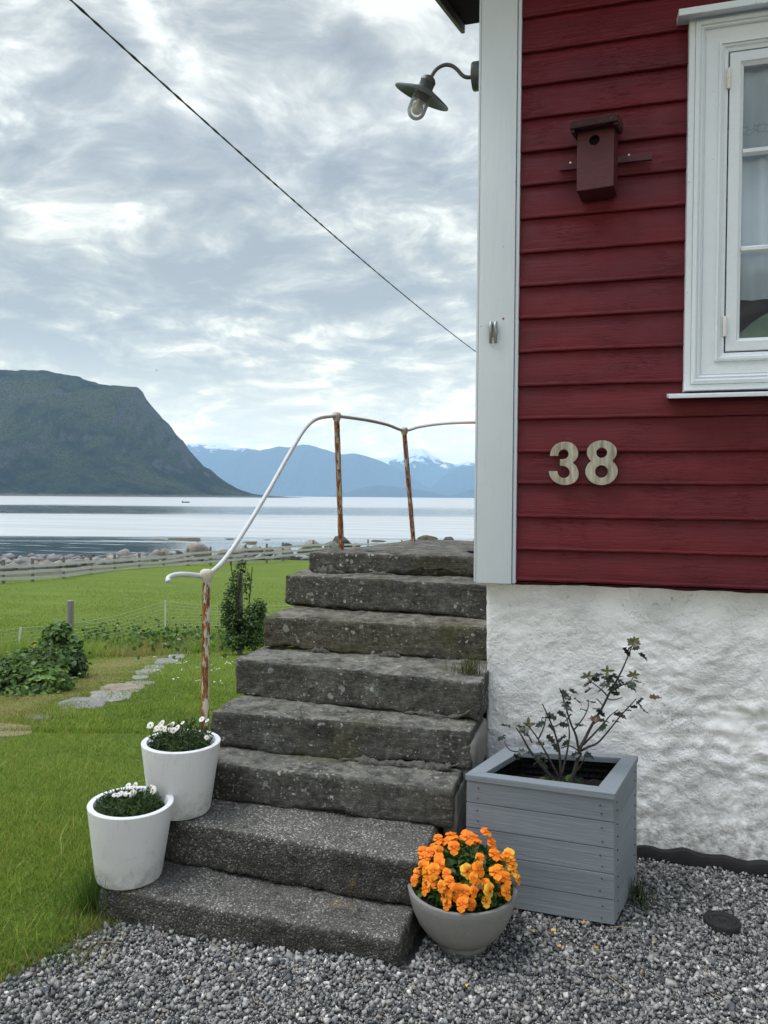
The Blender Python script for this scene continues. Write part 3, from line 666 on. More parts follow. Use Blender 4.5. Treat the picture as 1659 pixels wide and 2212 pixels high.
# foundation: hand thrown whitewash over stone
def foundation():
    XL = -.49
    
    col = [(XL, y, 1) for y in np.concatenate([np.linspace(6.5, 3.8, 10), np.linspace(3.7, 3.397, 18)])] + [(XL + .008, 3.380, 2)] + [(x, YW, 0) for x in np.concatenate([np.arange(XL + .024, 1.45, .0105), np.linspace(1.5, XE - .01, 20)])]
    zs = np.linspace(-.08, 1.128, 118); V = []
    P = np.array([[c[0], c[1], z] for c in col for z in zs]); K = np.repeat([c[2] for c in col], len(zs))
    q = P.copy(); a = .10; q[:, 0], q[:, 2] = P[:, 0] * math.cos(a) + P[:, 2] * math.sin(a), -P[:, 0] * math.sin(a) + P[:, 2] * math.cos(a)
    wq = q + .05 * np.stack([fbm(P * 5, 3, 1), fbm(P * 5, 3, 2), fbm(P * 5, 3, 3)], 1)
    wq = wq + .05 * np.stack([fbm(P * 2.2, 2, 4), fbm(P * 2.2, 2, 5), fbm(P * 2.2, 2, 6)], 1) * 3
    ms = np.clip(.55 + 1.5 * fbm(P * 1.9, 3, 40), .05, 1.3)
    w2 = P + .10 * np.stack([fbm(P * 3.2, 2, 4), fbm(P * 3.2, 2, 5), fbm(P * 3.2, 2, 6)], 1)
    n = .018 * fbm(P * 2.2, 3, 31) + ms * (.012 * ridged(w2 * np.array([6, 6, 11.]), 4, 33) + .009 * fbm(w2 * np.array([18, 18, 30.]), 3, 34) + .006 * fbm(P * 30, 2, 35)) - .004
    n = np.clip(n, -.026, .026)
    P[:, 1] -= np.where(K == 0, n, np.where(K == 2, .4 * n, 0)); P[:, 0] -= np.where(K == 1, n, np.where(K == 2, .4 * n, 0))
    top = P[:, 2] > 1.08; P[top, 2] += .012 * fbm(P[top] * 9, 3, 41)
    me = np_mesh('foundation', P - np.array(wloc(house)), grid_faces(len(col), len(zs)))
    mesh_obj('foundation', me, M['plaster'], house, None, True)
    xs = np.arange(.0, 1.6, .012); st = MB(); V = []
    for x in np.concatenate([xs, [2.5, XE]]):
        t = .045 + .012 * float(fbm(p3(x * 6, 1), 4, 44)[0]) + .006 * math.sin(x * 41)
        y = YW - .026 - .004 * math.sin(x * 23)
        V += [(x, y - .002, -.03), (x, y - .006, t * .5), (x, y, t), (x, YW + .01, t + .004)]
    st.add(V, grid_faces(len(xs) + 2, 4)); st.build('damp_strip', M['black'], house, True)
foundation()
# window
def frame_sweep(mb, x0, x1, z0, z1, prof):
    V = []
    for o, y in prof: V += [(x0 + o, y, z0 + o), (x1 - o, y, z0 + o), (x1 - o, y, z1 - o), (x0 + o, y, z1 - o)]
    n = len(prof)
    mb.add(V, [(i * 4 + j, i * 4 + (j + 1) % 4, (i + 1) * 4 + (j + 1) % 4, (i + 1) * 4 + j) for i in range(n - 1) for j in range(4)]); return mb
def window():
    x0, x1, z0, z1 = WIN; y = 3.262
    w = frame_sweep(MB(), x0, x1, z0, z1, [(0.0000, 3.335), (0.0000, y + .012), (0.0024, y + .010), (0.0216, y + .010), (0.0232, y + .013), (0.0240, y + .004), (0.0368, y), (0.0416, y + .003), (0.0424, y + .010), (0.0512, y + .007), (0.0552, y + .012), (0.0560, y + .019), (0.0624, y + .022), (0.0640, y + .019), (0.0688, y + .020), (0.1104, y + .022), (0.1120, y + .014), (0.1200, y + .012), (0.1224, y + .020), (0.1280, y + .019), (0.1344, y + .026), (0.1464, y + .030), (0.1472, y + .10)])
    win = w.build('window', M['white_clean'], house, False)
    s0 = .152; sash = frame_sweep(MB(), x0 + s0, x1 - s0, z0 + s0, z1 - s0, [(0, y + .09), (0, y + .030), (.002, y + .028), (.038, y + .028), (.039, y + .032), (.052, y + .043), (.052, y + .06)])
    ix0, ix1, iz0, iz1 = x0 + s0 + .052, x1 - s0 - .052, z0 + s0 + .052, z1 - s0 - .052
    zm = [at_Y(1630, 536, 3.30)[2], at_Y(1630, 324, 3.30)[2]]
    xm = (ix0 + ix1) / 2
    zb = [iz0] + zm + [iz1]
    for z in zm:
        sash.prism([(ix0 + .0005, y + .036, z - .006), (ix0 + .0005, y + .036, z + .006), (ix0 + .0005, y + .052, z + .015), (ix0 + .0005, y + .052, z - .015)], [(ix1 - .0005, y + .036, z - .006), (ix1 - .0005, y + .036, z + .006), (ix1 - .0005, y + .052, z + .015), (ix1 - .0005, y + .052, z - .015)])
    for k in range(3):
        a, c = zb[k] + (.016 if k else .0005), zb[k + 1] - (.016 if k < 2 else .0005)
        sash.prism([(xm - .006, y + .037, a), (xm + .006, y + .037, a), (xm + .015, y + .053, a), (xm - .015, y + .053, a)], [(xm - .006, y + .037, c), (xm + .006, y + .037, c), (xm + .015, y + .053, c), (xm - .015, y + .053, c)])
    sash.build('sash', M['white_clean'], win, False)
    for k in range(3):
        for xa, xb in ((ix0, xm), (xm, ix1)):
            g = MB(); g.add([(xa, y + .050, zb[k]), (xb, y + .050, zb[k]), (xb, y + .050, zb[k + 1]), (xa, y + .050, zb[k + 1])], [(0, 1, 2, 3)]); g.build('pane', M['glass'], win)
    g = MB(); g.prism([(x0 - .061, 3.325, z0 - .004), (x1 + .05, 3.325, z0 - .004), (x1 + .05, 3.205, z0 - .022), (x0 - .061, 3.205, z0 - .022)][::-1], [(x0 - .061, 3.325, z0 - .0205), (x1 + .05, 3.325, z0 - .0205), (x1 + .05, 3.205, z0 - .038), (x0 - .061, 3.205, z0 - .038)][::-1])
    g.build('sill', M['white_clean'], win, False, .003)
    g = MB(); g.prism([(x0 - .045, 3.325, z1 - .001), (x1 + .03, 3.325, z1 - .001), (x1 + .03, 3.215, z1 - .022), (x0 - .045, 3.215, z1 - .022)], [(x0 - .045, 3.325, z1 + .03), (x1 + .03, 3.325, z1 + .03), (x1 + .03, 3.215, z1 + .004), (x0 - .045, 3.215, z1 + .004)])
    g.build('hood', M['white_clean'], win, False, .002)
    for py in (168, 704):
        p = at_Y(1577, py, 3.28); hb = MB()
        hb.lathe([(0, -.040), (.0068, -.039), (.0075, -.036), (.0075, -.0012), (.0062, -.0010), (.0062, .0010), (.0075, .0012), (.0075, .036), (.0068, .039), (0, .040)], 14, Matrix.Translation((x0 + s0 - .004, y + .022, p[2])))
        hb.build('hinge', M['cream'], win, True)
    return ix0, ix1, iz0, iz1, y
ix0, ix1, iz0, iz1, wy = window()
def curtain():
    m, nt, b = material('lace_curtain', .9, .1); p = pos(nt); s = nd(nt, 'ShaderNodeSeparateXYZ', None, Vector=p)
    z = s.outputs[2]; band = ma(nt, 'MULTIPLY', ma(nt, 'GREATER_THAN', z, 2.95), ma(nt, 'LESS_THAN', z, 2.99))
    wv = ramp(nt, voro(nt, p, 42, 'DISTANCE_TO_EDGE').outputs[0], [(.04, 1.0), (.09, 0.0)])
    col = mx(nt, ma(nt, 'MULTIPLY', band, ma(nt, 'MULTIPLY', wv, .45)), (.58, .71, .82), (.22, .28, .34))
    setc(nt, b, col)
    t = nd(nt, 'ShaderNodeBsdfTranslucent', None, Color=(.3, .35, .38, 1)); x = nd(nt, 'ShaderNodeMixShader', None, i0=.2, i1=b.outputs[0], i2=t.outputs[0])
    nt.links.new(x.outputs[0], nt.nodes['Material Output'].inputs[0])
    u = np.linspace(ix0 - .05, ix1 + .05, 90); z = np.linspace(iz0 + .16, iz1 + .05, 14); U, Z = np.meshgrid(u, z, indexing='ij')
    Yc = wy + .10 + .010 * np.sin(U * 70 + .6 * np.sin(Z * 5)) + .006 * np.sin(U * 31)
    me = np_mesh('curtain', p3(U, Yc, Z), grid_faces(len(u), len(z)))
    tag(mesh_obj('curtain', me, m, None, None, True), 'pale lace edged curtain hanging inside the white window', 'curtain')
    g = MB(); T = Matrix.Translation((ix0 + .20, wy + .088, iz0 - .06)) @ Matrix.Rotation(math.radians(-24), 4, 'Y') @ Matrix.Diagonal((1, .09, .72, 1))
    g.lathe([(.26 * math.cos(a_), .26 * math.sin(a_)) for a_ in np.linspace(-math.pi / 2, math.pi / 2, 19)], 48, T)  # added solid standing in for the green reflection in the pane
    tag(g.build('reflection_shape', simple('green_reflection', (.16, .28, .22), .9, var=.3), None, True), 'pale green shape added for the reflection in the lowest window pane', 'reflection_shape')
curtain()

# ------------------------------------------------------------------ house number, nest box, bracket, lamp, cable
def numeral(ch, label, splines):
    cu = bpy.data.curves.new('house_number', 'CURVE'); cu.dimensions = '2D'; cu.fill_mode = 'BOTH'; cu.extrude = .006; cu.bevel_depth = .0012; cu.bevel_resolution = 1
    for pl in splines:
        s = cu.splines.new('POLY'); s.points.add(len(pl) - 1); s.use_cyclic_u = True
        for q, (x, z) in zip(s.points, pl): q.co = (x, z, 0, 1)
    t = bpy.data.objects.new('tmp', cu); COL.objects.link(t)
    t.matrix_world = Matrix.Identity(4); dg = bpy.context.evaluated_depsgraph_get()
    me = bpy.data.meshes.new_from_object(t.evaluated_get(dg)); bpy.data.objects.remove(t)
    me.transform(Matrix.Rotation(math.pi / 2, 4, 'X')); me.materials.clear()
    o = mesh_obj('house_number', me, M['numeral']); return tag(o, label, 'number', 'house numbers')
def numbers():
    k = .1815 / 345; org = at_Y((1700 + 745 / 2.0737) * .57604, (1500 + 660 / 2.0737) * .57604, 3.296)
    def px(c): return ((c[0] - 745) * k, (660 - c[1]) * k)
    def cut(p):                                                      # Chaikin corner cutting, sharp corners marked
        o = []; n = len(p)
        for i in range(n):
            a, b = p[i], p[(i + 1) % n]; q = (.75 * a[0] + .25 * b[0], .75 * a[1] + .25 * b[1]); r = (.25 * a[0] + .75 * b[0], .25 * a[1] + .75 * b[1])
            o.append(a[:2] if len(a) > 2 else q); 
            if len(a) > 2: o.append(q)
            o.append(r)
        return o
    three = [(752, 428, 1), (758, 390), (776, 355), (812, 330), (856, 319), (902, 324), (942, 348), (964, 387), (966, 428), (950, 462), (922, 484, 1), (955, 512), (972, 558), (968, 604), (945, 638), (905, 656), (858, 661), (812, 650), (776, 625), (752, 592), (743, 553, 1), (806, 553, 1), (813, 582), (832, 602), (860, 609), (888, 602), (904, 582), (906, 555), (896, 530), (876, 514), (852, 508), (830, 506, 1), (830, 460, 1), (852, 459), (876, 454), (892, 438), (897, 414), (888, 390), (868, 376), (846, 376), (826, 388), (814, 408), (811, 428, 1)]
    o = numeral('3', 'weathered metal digit 3 on the red wall', [[px(c) for c in cut(three)]]); o.location = Vector(org)
    out = []
    def hw(y):
        r = 0
        for cy, rx, ry in ((404, 111, 91), (554, 120, 105)):
            q = 1 - ((y - cy) / ry) ** 2
            if q > 0: r = max(r, rx * math.sqrt(q))
        return max(r, 60 if 400 < y < 560 else 0)
    ys = [313 + 346 * (1 - math.cos(math.pi * i / 48)) / 2 for i in range(49)]
    R = [(1146 + hw(y), y) for y in ys]; L = [(1146 - hw(y), y) for y in ys[1:-1]][::-1]
    el = lambda cx, cy, rx, ry: [(cx + rx * math.cos(a), cy + ry * math.sin(a)) for a in np.linspace(0, 2 * math.pi, 33)[:-1]]
    o = numeral('8', 'weathered metal digit 8 beside the 3', [[px(c) for c in s] for s in (R + L, el(1146, 408, 43, 42), el(1146, 555, 50, 51))]); o.location = Vector(org)
numbers()

def nest_box():
    c = at_Y(1295, 407, 3.19); W, H, D = .142, .258, .125
    t = thing('nest_box', 'dark red wooden nest box with round hole on the clapboards', 'birdhouse', (c[0], 3.31, c[2]))
    t.rotation_euler.z = math.radians(-8)
    def B(mb, name, mat, **k):
        o = mb.build(name, mat, None, **k); o.parent = t; return o
    m, nt, bs = material('nest_box_paint', .5, .4); p = pos(nt); n = noise(nt, p, 30, 5, .7)
    wear = mapr(nt, noise(nt, pos(nt, (60, 60, 22)), 1, 5, .7), .70, .74)
    setc(nt, bs, mx(nt, ma(nt, 'MULTIPLY', wear, .5), mx(nt, n, (.055, .009, .014), (.092, .014, .020)), (.30, .16, .15))); nt.links.new(bump(nt, n, .003), bs.inputs['Normal'])
    y0 = -D - .004
    f = MB(); cx, cz, r = -.004, .190, .0205; V = []; Fc = []; k = 32
    for j in range(k):
        a = 2 * math.pi * j / k; ca, sa = math.cos(a), math.sin(a); s = 1 / max(abs(ca), abs(sa))
        ox, oz = ca * s, sa * s
        bx = (W / 2 - cx) * ox if ox > 0 else (W / 2 + cx) * ox; bz = (H - cz) * oz if oz > 0 else cz * oz
        V += [(cx + bx, y0, cz + bz), (cx + r * ca, y0, cz + r * sa), (cx + r * ca, y0 + .02, cz + r * sa)]
    for j in range(k):
        q = (j + 1) % k; Fc += [(j * 3, q * 3, q * 3 + 1, j * 3 + 1), (j * 3 + 1, q * 3 + 1, q * 3 + 2, j * 3 + 2)]
    f.add(V, Fc); B(f, 'front_panel', m, smooth=False)
    h = MB(); h.box((-W / 2 + .006, y0 + .022, .006), (W / 2 - .006, -.012, H - .004)); B(h, 'hole_shade', M['hole'])  # solid block; the shade inside the hole is put into its black colour
    s = MB()
    s.box((-W / 2, y0 + .0005, 0), (-W / 2 + .005, -.004, H)).box((W / 2 - .012, y0 + .001, 0), (W / 2, -.004, H + .012)).box((-W / 2 + .0055, y0 + .002, -.002), (W / 2 - .0125, -.004, .005)).box((-W / 2 + .0055, -.010, .0055), (W / 2 - .0125, -.003, H + .02))
    B(s, 'box_sides', m)
    rr = Matrix.Translation((0, 0, H + .003)) @ Matrix.Rotation(math.radians(11), 4, 'X')
    r_ = MB(); r_.box((-W / 2 - .022, y0 - .055, .0), (W / 2 + .020, -.006, .030), rr); r_.box((-W / 2 - .020, y0 - .048, -.012), (-W / 2 - .004, -.02, -.0005), rr).box((W / 2 + .003, y0 - .048, -.012), (W / 2 + .018, -.02, -.0005), rr)
    mr, nt, bs = material('worn_roof_paint', .7, .3); p = pos(nt); n = noise(nt, p, 45, 6, .75)
    setc(nt, bs, mx(nt, mapr(nt, n, .57, .68), (.045, .013, .016), (.20, .15, .15))); nt.links.new(bump(nt, n, .006), bs.inputs['Normal'])
    B(r_, 'roof', mr, bevel=.003)
    Mr = Matrix.Rotation(math.radians(8), 4, 'Z')
    bt = MB(); bt.box((-.158, .0, .128), (-W / 2 + .005, .0 + .014, .156), Matrix.Translation((0, -.022, 0)) @ Mr); B(bt, 'batten', m, bevel=.001)
    bt = MB(); bt.box((W / 2 - .01, 0, .128), (.205, .014, .156), Matrix.Translation((0, -.022, .006)) @ Mr); B(bt, 'batten', m, bevel=.001)
    for x in (-.108, .118):
        q = MB(); q.lathe([(0, -.0165), (.0042, -.016), (.0042, -.013)], 10, Matrix.Translation((x, -.0105 + x * .14, .142 + (.006 if x > 0 else 0))) @ Matrix.Rotation(math.pi / 2, 4, 'X') @ Matrix.Translation((0, 0, .029)) @ Matrix.Scale(-1, 4, (0, 0, 1)) )
        B(q, 'screw', M['cream'])
nest_box()

def bracket():
    c = at_Y(1066, 712, 3.288); t = thing('wall_bracket', 'small grey metal rope bracket on the white corner board', 'bracket', c)
    b = MB(); b.box((c[0] - .010, 3.2885, c[2] - .03), (c[0] + .006, 3.2835, c[2] + .022)); b.build('plate', M['steel'], t, False, .001)
    for x, dx in ((-.010, -.006), (.010, .004)):
        q = MB(); q.tube([(c[0] + x, 3.282, c[2] + .028), (c[0] + x, 3.266, c[2] + .010), (c[0] + x + dx * .4 + .002, 3.268, c[2] - .020), (c[0] + x * .6 + dx, 3.283, c[2] - .058)], [.0085, .008, .007, .006], 10)
        q.build('prong', M['steel'], t, True)
    p = at_Y(1087, 688, 3.288); s = MB()
    s.lathe([(0, -.003), (.004, -.002), (.005, 0)], 10, Matrix.Translation((p[0], 3.290, p[2])) @ Matrix.Rotation(math.pi / 2, 4, 'X') @ Matrix.Scale(-1, 4, (0, 0, 1)))
    tag(s.build('nail', simple('rusty_nail', (.28, .12, .03), .8, var=.4)), 'rusty nail head above the grey rope bracket', 'nail')
bracket()

def lamp():
    YL = 3.46; A = lambda cx, cy: Vector(at_Y(806.4 + cx * .24305, cy * .24305, YL))
    t = thing('barn_lamp', 'grey green gooseneck barn lamp on the house corner', 'wall lamp', A(935, 680))
    pc = A(912, 680); th = XC - at_Y(1019, 165, YL)[0]; Mx = Matrix.Translation((XC - .0002, YL, pc.z)) @ Matrix.Rotation(-math.pi / 2, 4, 'Y')
    b = MB(); b.lathe([(.060, 0), (.060, th - .010), (.056, th - .004), (.040, th - .001), (0, th)], 32, Mx); b.build('wall_plate', M['lamp'], t, True)
    k = MB(); k.tube([A(880, 655), A(866, 652)], .005, 8); k.build('knob', M['lamp'], t, True)
    arm = MB(); arm.tube(catmull([A(930, 685), A(885, 686), A(830, 687), A(790, 668), A(738, 612), A(690, 582), (A(632, 578)), A(570, 608), A(528, 660), A(505, 712)], 6), .0085, 12); arm.build('arm', M['lamp'], t, True)
    c = A(436, 860); ax = (A(395, 940) - A(470, 760)).normalized(); ax = Vector((-.45, .16, -.88)).normalized()
    q = ax.to_track_quat('Z', 'Y').to_matrix().to_4x4(); T = Matrix.Translation(A(452, 812)) @ q
    s = MB(); s.lathe([(.026, -.018), (.045, -.010), (.085, .004), (.128, .021), (.1325, .024), (.1330, .028), (.128, .0265), (.085, .010), (.045, -.003), (.0, -.005)], 48, T); s.build('shade', M['lamp'], t, True)
    s = MB(); s.lathe([(0, -.070), (.012, -.069), (.026, -.062), (.0345, -.050), (.0365, -.043), (.0345, -.040), (.0335, -.018), (.040, -.012)], 32, T); s.build('cap', M['lamp'], t, True)
    s = MB(); s.lathe([(.033, -.001), (.033, .045), (.0, .0451)], 24, T); s.build('socket', simple('lamp_socket', (.25, .26, .26), .5, var=.1), t, True)
    s = MB(); pr = [(.0425, .0)] + [(.0425, z) for z in (.03, .06, .085)] + [(.0425 * math.cos(a), .085 + .0425 * math.sin(a)) for a in np.linspace(.15, math.pi / 2, 9)]
    s.lathe(pr, 36, T); s.build('glass_jar', M['jar'], t, True)
    s = MB(); s.lathe([(.013, .0455), (.016, .052), (.024, .063)] + [(.027 * math.cos(a), .076 + .027 * math.sin(a)) for a in np.linspace(-.4, math.pi / 2, 10)], 24, T); s.build('bulb', M['bulb'], t, True)
lamp()

def cable():
    a, b = at_d(140, 0, 8.5), at_d(1023, 760, 26); P = []
    a0 = a + (a - b) * .35; b0 = b + (b - a) * .35
    def cv(r, ph):
        c = []
        for i in range(141):
            t = i / 140; p = a0 + (b0 - a0) * t; p = p - U0 * .42 * 4 * t * (1 - t) + U0 * .335
            w = 2 * math.pi * t * 52 + ph; c.append(Vector(p) + (Vector(R0) * math.cos(w) + Vector(U0) * math.sin(w)) * r)
        return c
    m = MB(); m.tube(cv(.0085, 0), .0100, 6); m.tube(cv(.0085, math.pi), .0100, 6)
    tag(m.build('overhead_cable', M['cable'], None, True, merge=False), 'black twisted cable slanting down across the cloudy sky', 'cable')
cable()
# ------------------------------------------------------------------ stone stairs
def block(mb, x0, x1, yf0, yf1, yb, z0, z1, seed, amp=.008, rad=.016, res=.0125, droop=.014, sag=0.0):
    """a rough stone: front edge from (x0,yf0) to (x1,yf1), back at yb, rounded arrises and a broken lower edge"""
    nx, ny, nz = [max(4, int(d / res)) for d in (x1 - x0, yb - min(yf0, yf1), z1 - z0)]
    def face(a, b, fn):
        A, B = np.meshgrid(np.linspace(0, 1, a), np.linspace(0, 1, b), indexing='ij'); return fn(A, B), grid_faces(a, b)
    O = lambda A: np.ones_like(A); Z = lambda A: np.zeros_like(A)
    Vs = []; Fs = []; off = 0
    for (a, b, fn) in ((nx, nz, lambda A, B: (A, Z(A), B)), (nx, nz, lambda A, B: (A, O(A), B)), (nx, ny, lambda A, B: (A, B, O(A))), (nx, ny, lambda A, B: (A, B, Z(A))), (ny, nz, lambda A, B: (Z(A), A, B)), (ny, nz, lambda A, B: (O(A), A, B))):
        P, F = face(a, b, fn); P = np.stack([q.ravel() for q in P], 1); Vs.append(P); Fs.append(F + off); off += len(P)
    V = np.concatenate(Vs); F = np.concatenate(Fs)
    dim = np.array([x1 - x0, yb - (yf0 + yf1) / 2, z1 - z0]); P = V * dim
    inner = np.clip(P, rad, dim - rad); d = P - inner; l = np.linalg.norm(d, axis=1, keepdims=True); nrm = d / np.maximum(l, 1e-9)
    P = inner + nrm * rad
    W = P + np.array([x0, 0, z0]); S = W + seed * 7.31
    n = amp * (.9 * fbm(S * 5, 4, seed) + .9 * fbm(S * 20, 4, seed + 3) + .45 * fbm(S * np.array([50, 50, 110.]), 3, seed + 5))
    P = P + nrm * n[:, None]
    t = P[:, 0] / dim[0]; yf = yf0 + (yf1 - yf0) * t + .016 * fbm(p3(S[:, 0] * 2.2, 0 * t), 3, seed + 8)
    fr = P[:, 1] / dim[1]; y = yf + (yb - yf) * fr
    z = z0 + P[:, 2]; w = np.clip(1 - P[:, 2] / (dim[2] * .45), 0, 1) * np.clip(1 - fr * 5, 0, 1)
    z = z + w * droop * (.6 + fbm(p3(S[:, 0] * 4, 3), 4, seed + 9) * 1.5 + .7 * fbm(p3(S[:, 0] * 14, 3), 3, seed + 10))
    z = z + np.clip(P[:, 2] / dim[2] - .5, 0, .5) * 2 * (.006 * fbm(p3(S[:, 0] * 3, S[:, 1] * 3), 3, seed + 12) - sag * np.sin(np.pi * t))
    mb.add(np.stack([x0 + P[:, 0], y, z], 1), F)
ST = thing('stone_stairs', 'lichen spotted stone stairs climbing beside the house corner', 'stairs', (-1.05, 2.3, 0))
#        x0     x1     yf0   yf1    yb   z0    z1
STEP = [(-1.700, -.590, 2.318, 2.298, 2.66, -.06, .106, 'concrete'), (-1.640, -.575, 2.560, 2.492, 2.89, .106, .272, 'concrete'),
        (-1.655, -.515, 2.790, 2.793, 3.08, .266, .418, 'stone'), (-1.605, -.480, 2.961, 2.986, 3.30, .412, .573, 'stone'),
        (-1.635, -.468, 3.236, 3.141, 3.60, .567, .739, 'stone'), (-1.618, -.500, 3.517, 3.556, 4.00, .733, .897, 'stone_moss'),
        (-1.670, -.500, 3.905, 3.765, 4.28, .891, 1.069, 'stone')]
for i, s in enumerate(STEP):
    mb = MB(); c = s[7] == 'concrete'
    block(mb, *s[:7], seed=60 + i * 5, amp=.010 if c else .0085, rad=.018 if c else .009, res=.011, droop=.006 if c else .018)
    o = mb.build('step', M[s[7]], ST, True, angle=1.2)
    if c: o['label'] = 'pebbly grey concrete step'
def landing():
    out = [at_z(*q, 1.186)[:2] for q in ((666.5, 1191.5), (738, 1185.5), (800, 1177.5), (890, 1165.0))]
    poly = [(out[0][0] - .0, 4.07), (out[0][0] + .0, 4.14)] + [(a, b) for a, b in out[1:]] + [(-.56, out[-1][1] + .02), (-.56, 4.09)]
    nx = 90; V = []; mb = MB(); z1 = 1.186; rows = 46; ys0 = 3.975; ymax = max(p[1] for p in poly)
    def xl(y):
        q = sorted([(poly[1][1], poly[1][0])] + [(b, a) for a, b in out[1:]]); return np.interp(y, [a for a, _ in q], [b for _, b in q])
    block(mb, xl(4.07), -.565, 4.075, 4.092, 4.32, 1.062, 1.184, 140, .008, .013, .011, .030)
    mb.build('landing_edge', M['stone'], ST, True, angle=1.2)
    yy = np.concatenate([np.linspace(4.31, ymax, rows)]); xx = np.linspace(0, 1, nx); T = []
    for y in yy:
        a = xl(y)
        for t in xx:
            x = a + (-.56 - a) * t; T.append((x, y, z1 - .004 + .007 * float(fbm(p3(x * 4, y * 4), 3, 4)[0])))
    T = np.array(T); B = T.copy(); B[:, 2] = -.1; n = len(T)
    m2 = MB(); m2.add(T, grid_faces(rows, nx))
    edge = [i * nx for i in range(rows)]; m2.add(np.concatenate([T[edge], B[edge]]), [(i, i + 1, rows + i + 1, rows + i) for i in range(rows - 1)])
    edge = list(range((rows - 1) * nx, rows * nx)); m2.add(np.concatenate([T[edge], B[edge]]), [(i, i + 1, nx + i + 1, nx + i) for i in range(nx - 1)])
    m2.build('landing', M['landing'], ST, True)
landing()
core = MB(); core.box((-1.56, 3.04, -.1), (-.53, 4.3, .40)).box((-1.56, 3.3, .39), (-.53, 4.3, .70)).box((-1.54, 4.12, .69), (-.56, 4.6, 1.05)); core.build('rubble_core', M['mortar'], ST)
# crumbling mortar and grey render where the stones meet
def lump_strip(pts, r, seed, name='mortar', mat='mortar'):
    P = catmull(pts, 14); mb = MB(); n = len(P)
    rs = [max(.002, r * (math.sin(math.pi * i / (n - 1)) ** .5) * (1 + 1.3 * float(fbm(p3(i * .22, seed), 3, seed)[0]))) for i in range(n)]
    V = []; k = 12
    for i, p in enumerate(P):
        for j in range(k):
            a = 2 * math.pi * j / k; q = rs[i] * (1 + .75 * float(fbm(p3(i * .8, j * 1.7, seed), 2, seed)[0])); V.append(p + Vector((0, math.cos(a) * q, math.sin(a) * q)))
    mb.add(V, [(i * k + j, i * k + (j + 1) % k, (i + 1) * k + (j + 1) % k, (i + 1) * k + j) for i in range(n - 1) for j in range(k)]); mb.build(name, M[mat], ST, True, angle=2)
lump_strip([(-1.02, 2.957, .424), (-.94, 2.96, .431), (-.85, 2.962, .422), (-.76, 2.965, .430), (-.66, 2.97, .423), (-.58, 2.97, .432), (-.52, 2.965, .455)], .013, 5)
lump_strip([(-1.58, 4.09, 1.074), (-1.50, 4.07, 1.080), (-1.42, 4.065, 1.077), (-1.37, 4.06, 1.07)], .018, 6)
lump_strip([(-1.27, 4.06, 1.072), (-1.17, 4.06, 1.075), (-1.10, 4.06, 1.071)], .009, 7)
lump_strip([(-.80, 3.165, .578), (-.72, 3.155, .588), (-.64, 3.15, .580), (-.56, 3.145, .590), (-.51, 3.14, .62)], .011, 8)
lump_strip([(-1.38, 3.515, .742), (-1.32, 3.515, .746), (-1.26, 3.515, .741)], .010, 9)
lump_strip([(-1.02, 3.52, .742), (-.96, 3.52, .748), (-.91, 3.53, .741)], .012, 12)
rd = MB()
block(rd, -.560, -.506, 2.812, 2.812, 3.34, .0, .385, 171, .006, .012, .011, .0); block(rd, -.530, -.470, 3.005, 3.005, 3.35, .37, .535, 173, .006, .012, .011, .0)
rd.build('side_render', M['plaster_grey'], ST, True, angle=1.2)

# ------------------------------------------------------------------ handrail
RL = thing('handrail', 'white pipe handrail on rusty posts along the stone stairs', 'handrail', (-1.69, 3.07, .42))
def rail():
    p1, p2, p3_ = Vector(at_d(446, 1242, 3.16)), Vector(at_d(727, 899, 4.5)), Vector(at_d(873, 930, 5.4))
    c = [at_d(364, 1257, 3.02), at_d(363, 1251, 3.03), at_d(367, 1246, 3.05), at_d(378, 1242, 3.07), at_d(395, 1240.5, 3.09), at_d(415, 1242, 3.12), at_d(436, 1244, 3.15), p1 - Vector((0, .0, .002)), at_d(458, 1235, 3.19), at_d(475, 1220, 3.26)]
    seg = [(497, 1193), (530, 1143), (560, 1094), (590, 1043), (620, 989), (640, 955), (655, 931), (668, 916), (680, 907), (694, 902), (710, 900)]
    for x, y in seg:
        t = (x - 449) / (727 - 449); d = 1 / ((1 - t) / 3.16 + t / 4.5); c.append(at_d(x, y, d))
    c += [p2, at_d(762, 903, 4.68), at_d(800, 909, 4.9), at_d(838, 918, 5.15), p3_, at_d(905, 922, 5.32), at_d(940, 916.5, 5.22), at_d(975, 913.5, 5.12), at_d(1023, 912, 5.0)]
    e = Vector(c[-1]); c += [(-.50, e.y + .02, e.z - .003)]
    mb = MB(); mb.tube(catmull(c, 5), .0104, 12); mb.build('rail', M['rail'], RL, True)
    b1 = Vector((p1.x - .008, p1.y, .25)); b2 = Vector(at_z(737.5, 1187, 1.184)); b3 = Vector(at_z(893, 1169, 1.184))
    for top, bot in ((p1, b1), (p2, b2), (p3_, b3)):
        mb = MB(); n = 40; P = [bot + (top - bot) * (i / (n - 1)) for i in range(n)]; P[0] = P[0] - Vector((0, 0, .02))
        mb.tube(P, [.0165 + .0022 * float(fbm(p3(i * .55, bot.x * 9), 3, 7)[0]) for i in range(n)], 14); po = mb.build('post', M['rust'], RL, True)
        mb = MB(); ax = (top - bot).normalized(); mb.lathe([(.017, -.030), (.021, -.022), (.025, -.008), (.027, .006), (.024, .017), (.014, .024), (0, .026)], 16, Matrix.Translation(top) @ ax.to_track_quat('Z', 'Y').to_matrix().to_4x4()); mb.build('collar', M['rust2'], po, True)
M['rust2'] = m_rust('painted_collar', .62)
rail()
mt = MB(); q = at_z(1013, 1190, 1.195); mt.box((q[0] - .012, q[1] - .0, 1.188), (-.57, q[1] + .34, 1.197)); tag(mt.build('door_mat', M['black'], None, False, .003), 'thin black mat on the stone landing beside the corner board', 'mat')

